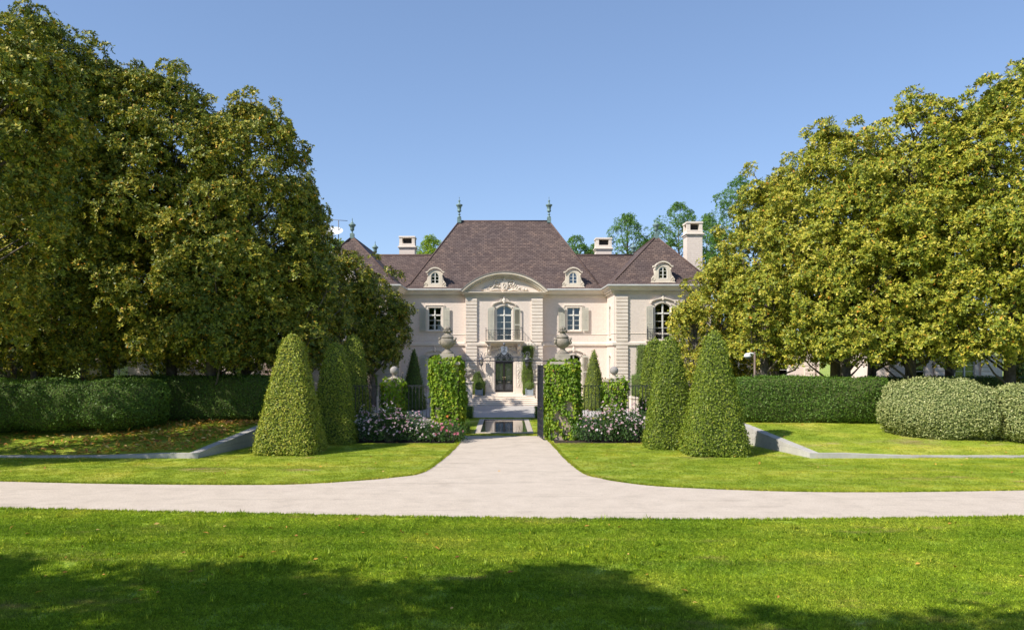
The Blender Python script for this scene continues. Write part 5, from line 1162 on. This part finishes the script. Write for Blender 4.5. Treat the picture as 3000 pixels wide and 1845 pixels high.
for sgn in (-1, 1):
    x = at(1212 if sgn < 0 else 1741, 1100, 60.5)[0]
    topiary(x, 60.5, 1.10, .10, 4.6, 'cone topiary in the forecourt %s, left of the front door' % 'in shade' if sgn < 0 else 'sunlit cone topiary in the forecourt, right of the front door', 'forecourt cones', HOLLYD if sgn < 0 else HOLLY, 150, 2, .12, 20 + sgn, .25, pw=.92, name='cone_topiary')  # left cone's shade is put into its colour with the darker leaf
    x = sgn*2.1; V, T = loft([[(x + .40*math.sin(a)*math.cos(q*2*math.pi/16), 65.45 + .40*math.sin(a)*math.sin(q*2*math.pi/16), 1.82 - .36*math.cos(a)) for q in range(16)] for a in np.linspace(.35, 3.0, 10)])
    clipped('box_ball', V, T, (x, 65.45, 1.5), 'clipped box ball in the planter %s of the front door' % ('left' if sgn < 0 else 'right'), 'shrub', 'box balls in planters', BOX, 500, .06, .7, rb=.1)
    x0, x1 = sorted((sgn*2.2, sgn*3.9)); hedge([(x0, 55.6), (x1, 55.6)], .55, lambda a, b: 0, lambda s: .86, 'low dark box hedge %s of the pool, at the forecourt edge' % ('left' if sgn < 0 else 'right'), 'hedge', 'box hedges by the pool', BOX, 300, .07, 30 + sgn, name='box_hedge', amp=.015)
    hedge([(sgn*9.7, 59.55), (sgn*11.8, 59.55)], .55, lambda a, b: 1.27, lambda s: 2.95, 'clipped hedge block on the forecourt planter at %s' % ('left' if sgn < 0 else 'right'), 'hedge', 'hedge blocks on planters', BOX, 200, .08, 34 + sgn, name='box_hedge', amp=.015)
    hedge([(sgn*2.35, 44.6), (sgn*2.35, 47.2)], .28, lambda a, b: 0, lambda s: .62, 'small box hedge beside the pool end, just inside the gate at %s' % ('left' if sgn < 0 else 'right'), 'hedge', 'low box hedges inside the gate', BOX, 300, .07, 38 + sgn, name='box_hedge', amp=.015)
    V, T = loft([[(sgn*3.35 + .55*math.sin(a)*math.cos(q*2*math.pi/16), 62.2 + .55*math.sin(a)*math.sin(q*2*math.pi/16), .78 - .55*math.cos(a)) for q in range(16)] for a in np.linspace(.3, 3.0, 10)])
    clipped('box_ball', V, T, (sgn*3.35, 62.2, .3), 'bright round box bush at the foot of the %s step pedestal' % ('left' if sgn < 0 else 'right'), 'shrub', 'round bushes by the steps', BOX, 400, .07, .7, rb=.25)

# ------------------------------------------------------------------ hedges
def tz(x, y): return terr_z(abs(x), y) if y > 34.9 else 0
hedge([(-12.6, 43.4), (-21.5, 43.4)], .9, tz, lambda s: 3.32, 'straight dark clipped hedge behind the left topiary, in deep shade', 'hedge', None, HOLLYD, 190, .13, 51)
hedge([(-17.9, 41.2), (-19.2, 40.2), (-22.5, 39.9), (-30, 39.7)], 1.35, tz, lambda s: 3.22 + .05*math.sin(6*s), 'broad rounded dark hedge at the far left, in front of the trunks', 'hedge', None, HOLLYD, 190, .13, 52, p=3.0, amp=.12, f=.9)
hedge([(-16, 47.5), (-34, 47.0)], 1.1, tz, lambda s: 3.15, 'loose pale leaved hedge behind the left magnolia trunks', 'hedge', None, VARIE, 90, .12, 57, p=3, amp=.15, rb=-.15)
hedge([(12.6, 42.6), (20.4, 42.4)], .9, tz, lambda s: 3.30, 'straight glossy green clipped hedge right of the front topiary', 'hedge', None, HOLLYD, 220, .13, 53, rb=.0)
hedge([(19.4, 40.2), (21.2, 39.1), (23.9, 38.4)], 1.4, tz, lambda s: 3.1, 'rounded variegated cream green shrub right of the dark hedge', 'shrub', 'variegated shrubs at right', VARIE, 230, .12, 54, name='variegated_shrub', p=2.4, amp=.17, f=.9)
hedge([(23.9, 38.35), (27.5, 37.7), (32, 37.4)], 1.45, tz, lambda s: 3.0, 'rounded variegated cream green shrub cut by the right picture edge', 'shrub', 'variegated shrubs at right', VARIE, 220, .12, 55, name='variegated_shrub', p=2.4, amp=.17, f=.9)
hedge([(24, 52), (40, 52)], .8, tz, lambda s: 3.0, 'bright green low hedge glimpsed between the right trunks', 'hedge', None, BOX, 80, .12, 56)
hedge([(-13.5, 52), (-26, 52)], .8, tz, lambda s: 3.1, 'bright green low hedge glimpsed between the left trunks', 'hedge', None, BOX, 80, .12, 58)

hedge([(-36, 63), (-66, 60)], 1.5, lambda a, b: 0, lambda s: 6.5, 'tall dark hedge far beyond the left magnolias', 'hedge', None, HOLLYD, 26, .26, 59, amp=.3, f=.6)
hedge([(41.5, 64), (70, 60)], 1.5, lambda a, b: 0, lambda s: 6.5, 'tall dark hedge far beyond the right magnolias', 'hedge', None, HOLLYD, 26, .26, 60, amp=.3, f=.6)

# ------------------------------------------------------------------ climbing leaves on the pillars
def climber(name, cx, cy, hw, z0, z1, label, dens, bare=None, seed=1, m=IVY, L=.17, thick=.14, group='climbers on the pillars'):
    S = [[(cx + x, cy + y, z) for x, y in rr_section(hw, hw, 7)] for z in np.linspace(z0, z1, 22)]
    V, T = loft(S); V = wob(V, .07, 1.6, seed); T = orient(V, T); P, N = scatter(V, T, dens)
    k = (P[:, 2] < z1 - .01) | (np.abs(P[:, 0] - cx) > .42) | (np.abs(P[:, 1] - cy) > .42); k &= N[:, 2] > -.5
    if bare is not None: k &= ~bare(P, N)
    P, N = P[k], N[k]; n = len(P); P = P + N*np.abs(rng.normal(.02, thick*.6, (n, 1)))
    A = unit(np.array([0, 0, -.75]) + N*.55 + rng.normal(0, .35, (n, 3))); NN = unit(N + np.array([0, 0, .45]) + rng.normal(0, .28, (n, 3)))
    ln = L*rng.uniform(.6, 1.2, n); t = empty(name, (cx, cy, z0), label, 'climber', group)
    rnd = np.clip(rng.normal(.45, .2, n) + .12*np.sin(P[:, 2]*3 + P[:, 0]*4), 0, .95); rd = rng.random(n) < .003; rnd[rd] = 1.0
    leaf_obj('leaves', P, A, NN, ln, ln*.85, rnd, m, t, .15, .15)
    v_ = MB(); r = np.random.default_rng(seed)
    for _ in range(26):
        s = r.integers(0, 4); u = r.uniform(-hw*.8, hw*.8); path = []
        for z in np.arange(z0, z0 + r.uniform(.8, 3.2), .3):
            u = float(np.clip(u + r.normal(0, .10), -hw*.9, hw*.9)); e = hw - .12 + r.uniform(0, .03); path.append({0: (cx + u, cy - e, z), 1: (cx + e, cy + u, z), 2: (cx - e, cy + u, z), 3: (cx + u, cy - e, z)}[int(s)])
        if len(path) > 2: v_.tube(path, .016, 4)
    v_.build('stems', mat('vine_stem', (.24, .18, .13), (.16, .12, .09), 5, .95), t)
    return t
climber('climbing_ivy', PIL[-1][0], PIL[-1][1], .72, .04, 4.24, 'bright green climber covering the left gate pillar', 310, None, 61)
def bareR(P, N):
    x = P[:, 0] - PIL[1][0]; z = P[:, 2]; b = (N[:, 1] < -.5) & (z < 1.95 + .25*np.sin(x*5)) & (x > -.5) & (x < .52 - (1.9 - z)*.10) & (np.sin(x*7 + z*5) < .72); return b & (rng.random(len(x)) < .9)
climber('climbing_ivy', PIL[1][0], PIL[1][1], .72, .04, 4.16, 'bright green climber on the right gate pillar, thinning to bare stems low down', 300, bareR, 62)
for sgn in (-1, 1):
    lx = at(1155, 1100, 42.9)[0] if sgn < 0 else at(1799, 1100, 42.9)[0]
    climber('climbing_ivy', lx, 42.9, .50, .6, 3.16, 'green climber wrapping the shorter %s fence pillar' % ('left' if sgn < 0 else 'right'), 200, None, 63 + sgn)
# vine right of the door, shrub left of it
S = [[(2.02 + x, YB - .22 + y, z) for x, y in rr_section(.44 + .05*math.sin(z*3), .22, 4, 20)] for z in np.linspace(1.1, 5.15, 14)]; V, T = loft(S); V = wob(V, .04, 1.5, 9)
clipped('climbing_vine', V, T, (2.02, YB - .2, 1.0), 'tall leafy vine trained up the wall right of the front door', 'climber', None, IVY, 160, .10, .7, rb=-.1, jit=.5)
S = [[(-2.25 + x*(1.2 - .6*u*u), 66.2 + y*(1.2 - .6*u*u), 1.05 + 1.75*u) for x, y in rr_section(.40, .3, 2, 16)] for u in np.linspace(0, 1, 10)]; V, T = loft(S); V = wob(V, .16, 2.2, 10)
clipped('leafy_shrub', V, T, (-2.25, 66.2, 1.0), 'loose leafy shrub left of the front door behind the planter', 'shrub', None, HOLLYD, 130, .11, .6, jit=.7)
S = [[(at(1990, 1000, 61.5)[0] - 1.9 + x, 62.3 + y, z) for x, y in rr_section(1.5 - .12*abs(z - 2.5), .6, 3, 24)] for z in np.linspace(.3, 5.2, 12)]; V, T = loft(S); V = wob(V, .16, 1.2, 12)
clipped('leafy_shrub', V, T, (11.5, 62.3, .3), 'tall loose shrub against the right wing below its balcony', 'shrub', None, HOLLYD, 110, .13, .5, jit=.7, rb=.1)

# ------------------------------------------------------------------ rose bushes
def rose(x, y, rx, ry, h, label, seed, nf, m=PINK, fs=.075):
    r = np.random.default_rng(seed); t = empty('rose_bush', (x, y, 0), label, 'rose bush', 'rose bushes along the fence')
    n = int(1500*rx*h); D = rdir(n, r); D[:, 2] = np.abs(D[:, 2]); rad = r.random(n)**.35; bump = 1 + .22*np.sin(D[:, 0]*7 + seed)*np.cos(D[:, 1]*6 + D[:, 2]*5)
    P = np.stack([x + rx*D[:, 0]*rad*bump, y + ry*D[:, 1]*rad*bump, .12 + h*D[:, 2]**.75*rad*bump], 1)
    A = unit(D + r.normal(0, .7, (n, 3))); ln = .095*r.uniform(.7, 1.3, n); leaf_obj('leaves', P, A, D + r.normal(0, .5, (n, 3)) + np.array([0, 0, .5]), ln, ln*.62, np.clip(r.normal(.45, .25, n), 0, 1), ROSEL, t)
    c = MB()
    for _ in range(26):
        d = rdir(1, r)[0]; d[2] = abs(d[2]); c.tube([(x + .2*d[0]*rx, y + .2*d[1]*ry, 0), (x + .5*d[0]*rx, y + .5*d[1]*ry, .5*h), (x + .85*d[0]*rx, y + .85*d[1]*ry, .1 + .9*h*d[2]**.7)], [.014, .01, .005], 4, False)
    c.build('canes', TWIG, t)
    D = rdir(nf, r); D[:, 2] = np.abs(D[:, 2]); D = unit(D + np.array([0, -.35, .15])); bump = 1.03 + .22*np.sin(D[:, 0]*7 + seed)*np.cos(D[:, 1]*6 + D[:, 2]*5)
    C = np.stack([x + rx*D[:, 0]*bump, y + ry*D[:, 1]*bump, .14 + h*np.abs(D[:, 2])**.75*bump], 1); D2 = unit(D + np.array([0, -.2, .4]) + r.normal(0, .3, (nf, 3)))
    p0, A, N = rosettes(C, D2, 7, .05, (25, 80)); ln = fs*np.repeat(r.uniform(.6, 1.15, nf), 7); b = leaf_obj('blossoms', p0, A, N, ln, ln*.9, np.repeat(np.clip(r.normal(.6, .3, nf), 0, 1), 7), m, t); b['kind'] = 'stuff'
for i, (px, Y, rx, h, lab, nf, m, fs) in enumerate([
  (1075, 41.2, 1.05, 1.75, 'pale pink rose bush beside the dark left topiary', 120, PINK, .07), (1140, 41.0, 1.0, 1.95, 'fullest pale pink rose bush before the short left pillar', 150, PINK, .07),
  (1205, 41.2, .95, 1.6, 'pale pink rose bush between short and tall left pillars', 110, PINK, .07), (1262, 41.0, .85, 1.1, 'low pale pink rose bush at the outer foot of the left gate pillar', 50, PINK, .07), (1320, 40.9, .85, 1.15, 'low rose bush with large red blooms at the left gate pillar', 16, ROSY, .10),
  (1725, 41.2, .8, 1.5, 'rose bush with few blooms at the foot of the right gate pillar', 40, PINK, .075), (1775, 41.1, .95, 1.9, 'pale pink rose bush before the short right pillar', 95, PINK, .075), (1830, 41.0, .95, 1.9, 'pale pink rose bush between the short right pillar and topiary', 95, PINK, .075), (1885, 41.2, .9, 1.95, 'pale pink rose bush half behind the right topiary', 80, PINK, .075)]):
    rose(at(px, 1200, Y)[0], Y, rx, .8, h*.84, lab, 700 + i, nf, m, fs)
for sgn in (-1, 1):
    x0, x1 = sorted((sgn*2.6, sgn*9.2)); mb = MB(); mb.add([(x0, 40.4, .008), (x1, 40.4, .008), (x1, 43.2, .008), (x0, 43.2, .008)], [(0, 1, 2, 3)]); struct(mb.build('planting_bed', SOIL))

# ------------------------------------------------------------------ grass
def patch(nb, size, h0, h1, wd, seed, lean=.45):
    r = np.random.default_rng(seed); P = np.stack([r.uniform(-size, size, nb), r.uniform(-size, size, nb), np.zeros(nb)], 1)
    A = unit(np.stack([r.normal(0, lean, nb), r.normal(0, lean, nb), np.ones(nb)], 1)); N = unit(np.stack([r.normal(0, 1, nb), r.normal(0, 1, nb), r.normal(0, .2, nb)], 1)); ln = r.uniform(h0, h1, nb)
    V, Fc = leaf_arrays(P, A, N, ln, np.full(nb, wd), 0, .25); me = np_mesh('grass_patch', V, Fc, BLADE, False, np.repeat(r.random(nb), 2)); return bpy.data.objects.new('grass_patch', me)
def gn_scatter(name, P, S, inst, label, seed=1):
    me = bpy.data.meshes.new(name); me.from_pydata([tuple(p) for p in P], [], []); r = np.random.default_rng(seed)
    a = me.attributes.new('sc', 'FLOAT', 'POINT'); a.data.foreach_set('value', np.asarray(S, np.float32)); a = me.attributes.new('rz', 'FLOAT', 'POINT'); a.data.foreach_set('value', r.uniform(0, 6.28, len(P)).astype(np.float32))
    o = put(bpy.data.objects.new(name, me)); tag(o, label, 'grass', None, 'stuff')
    ng = bpy.data.node_groups.new(name, 'GeometryNodeTree'); ng.interface.new_socket('Geometry', in_out='INPUT', socket_type='NodeSocketGeometry'); ng.interface.new_socket('Geometry', in_out='OUTPUT', socket_type='NodeSocketGeometry')
    gi, go = ng.nodes.new('NodeGroupInput'), ng.nodes.new('NodeGroupOutput'); ip = ng.nodes.new('GeometryNodeInstanceOnPoints'); oi = ng.nodes.new('GeometryNodeObjectInfo'); oi.inputs['Object'].default_value = inst; oi.inputs['As Instance'].default_value = False
    n1 = ng.nodes.new('GeometryNodeInputNamedAttribute'); n1.data_type = 'FLOAT'; n1.inputs[0].default_value = 'sc'; n2 = ng.nodes.new('GeometryNodeInputNamedAttribute'); n2.data_type = 'FLOAT'; n2.inputs[0].default_value = 'rz'; cx_ = ng.nodes.new('ShaderNodeCombineXYZ')
    ng.links.new(gi.outputs[0], ip.inputs['Points']); ng.links.new(oi.outputs['Geometry'], ip.inputs['Instance']); ng.links.new(n2.outputs[0], cx_.inputs[2]); ng.links.new(cx_.outputs[0], ip.inputs['Rotation']); ng.links.new(n1.outputs[0], ip.inputs['Scale']); ng.links.new(ip.outputs[0], go.inputs[0])
    md = o.modifiers.new('scatter', 'NODES'); md.node_group = ng; return o
def pts(x0, x1, y0, y1, n, r): return r.uniform(x0, x1, n), r.uniform(y0, y1, n)
r = np.random.default_rng(31)
X, Y = pts(-19, 19, 11.0, 25, 14500, r); k = (np.abs(X) < .70*Y + 1.5)
for dy in (0, .16, -.16): k &= ~in_poly(X, Y + dy, DRIVE)
k &= Y < 24; X, Y = X[k], Y[k]
nearY = np.interp(X, [p[0] for p in NEAR], [p[1] for p in NEAR]); k = Y < nearY - .1; X, Y = X[k], Y[k]
gn_scatter('lawn_grass', np.stack([X, Y, np.full(len(X), .0)], 1), r.uniform(.75, 1.25, len(X)), patch(130, .22, .03, .08, .012, 5, .75), 'mown green lawn in the foreground, half in tree shade')
q = r.choice(len(X), 260); cl = [(-7, 18.2), (-4.8, 17.6), (-5.9, 16.6), (-8.5, 17), (1.5, 18.8), (2.4, 17.8), (-2.5, 17.2), (9, 19.5), (-10, 19.5)]; TX, TY = [], []
for (a, b) in cl:
    n = 22; TX += list(a + r.normal(0, .75, n)); TY += list(b + r.normal(0, .35, n))
TX, TY = np.array(TX + list(X[q])), np.array(TY + list(Y[q])); gn_scatter('grass_tufts', np.stack([TX, TY, np.zeros(len(TX))], 1), r.uniform(.6, 1.2, len(TX)), patch(14, .07, .10, .22, .014, 6, .5), 'longer grass tufts in the foreground lawn')
X, Y = pts(-32, 32, 26, 46, 16000, r); k = (np.abs(X) < .72*Y + 2)
for dx, dy in ((0, 0), (0, .2), (0, -.2), (.22, 0), (-.22, 0)): k &= ~in_poly(X + dx, Y + dy, DRIVE)
farY = np.interp(X, [p[0] for p in EDGE_L[:44]] + [p[0] for p in EDGE_R[8:]], [p[1] for p in EDGE_L[:44]] + [p[1] for p in EDGE_R[8:]]); k &= Y > farY + .1
k &= ~((np.abs(X) < 9.3) & (Y > 40.3)); X, Y = X[k], Y[k]; AX = np.abs(X); wx = np.array([wallx(v) for v in Y])
k = ~((Y > 34.5) & (AX > wx - .15) & (AX < wx + .6)) & ~((Y > 34.5) & (Y < 35.5) & (AX > 13.3) & (AX < 18)); X, Y, AX, wx = X[k], Y[k], AX[k], wx[k]
Z = np.array([terr_z(a, b) + .012 if (b > 34.9 and a > w_) else 0 for a, b, w_ in zip(AX, Y, wx)])
gn_scatter('far_lawn_grass', np.stack([X, Y, Z], 1), r.uniform(.75, 1.2, len(X)), patch(80, .25, .018, .042, .016, 7, .8), 'mown lawn between the drive and the hedges')
X, Y = pts(-7, 7, 43.9, 55.9, 2600, r); k = ~((np.abs(X) < 1.85) & (Y > 45.05) & (Y < 54.45)); X, Y = X[k], Y[k]
gn_scatter('pool_lawn_grass', np.stack([X, Y, np.zeros(len(X))], 1), r.uniform(.75, 1.2, len(X)), patch(80, .25, .018, .04, .016, 8, .8), 'lawn round the reflecting pool')
EP = []
for line, off in ((EDGE_L, 1), (EDGE_R, 1), (NEAR, -1)):
    for (p, q) in zip(line[:-1], line[1:]):
        if max(abs(p[0]), abs(q[0])) > 32: continue
        L_ = math.hypot(q[0] - p[0], q[1] - p[1]); n = max(1, int(L_ * 14)); nx, ny = -(q[1] - p[1]) / max(L_, 1e-6), (q[0] - p[0]) / max(L_, 1e-6)
        for k in range(n): s = (k + r.random()) / n; e = off * r.uniform(.02, .10); EP.append((p[0] + (q[0] - p[0])*s + nx*e, p[1] + (q[1] - p[1])*s + ny*e, 0))
EP = np.array(EP); gn_scatter('turf_edge_grass', EP, r.uniform(.7, 1.2, len(EP)), patch(26, .06, .05, .10, .013, 9, .45), 'denser grass fringe along the edges of the drive')
# fallen leaves
def litter(n, fx, label, L=.19):
    P = fx(n); n = len(P); A = unit(np.stack([r.normal(0, 1, n), r.normal(0, 1, n), r.normal(0, .25, n)], 1)); N = np.stack([r.normal(0, .35, n), r.normal(0, .35, n), np.ones(n)], 1); ln = L*r.uniform(.6, 1.15, n)
    o = leaf_obj('fallen_leaves', P, A, N, ln, ln*.48, r.random(n), LITTER, None, .3, -.1); tag(o, label, 'leaves', None, 'stuff')
def fL(n):
    Y = r.uniform(35.2, 43, n); X = -(np.array([wallx(v) for v in Y]) + .6 + np.abs(r.normal(0, 6, n))); return np.stack([X, Y, np.array([terr_z(-a, b) for a, b in zip(X, Y)]) + .09], 1)
def fW(n):
    X = r.uniform(-32, 32, n); Y = np.concatenate([r.uniform(29.5, 41, n//2), r.uniform(14, 22, n - n//2)]); k = ~in_poly(X, Y, DRIVE) | (r.random(n) < .15); X, Y = X[k], Y[k]; wx = np.array([wallx(v) for v in Y]); Z = np.array([terr_z(abs(a), b) if (b > 34.9 and abs(a) > w_) else 0 for a, b, w_ in zip(X, Y, wx)]); return np.stack([X, Y, Z + .06], 1)
litter(1700, fL, 'yellow and brown magnolia leaves scattered over the shaded left terrace', .26); litter(420, fW, 'stray dry leaves scattered over the sunlit lawns', .16)
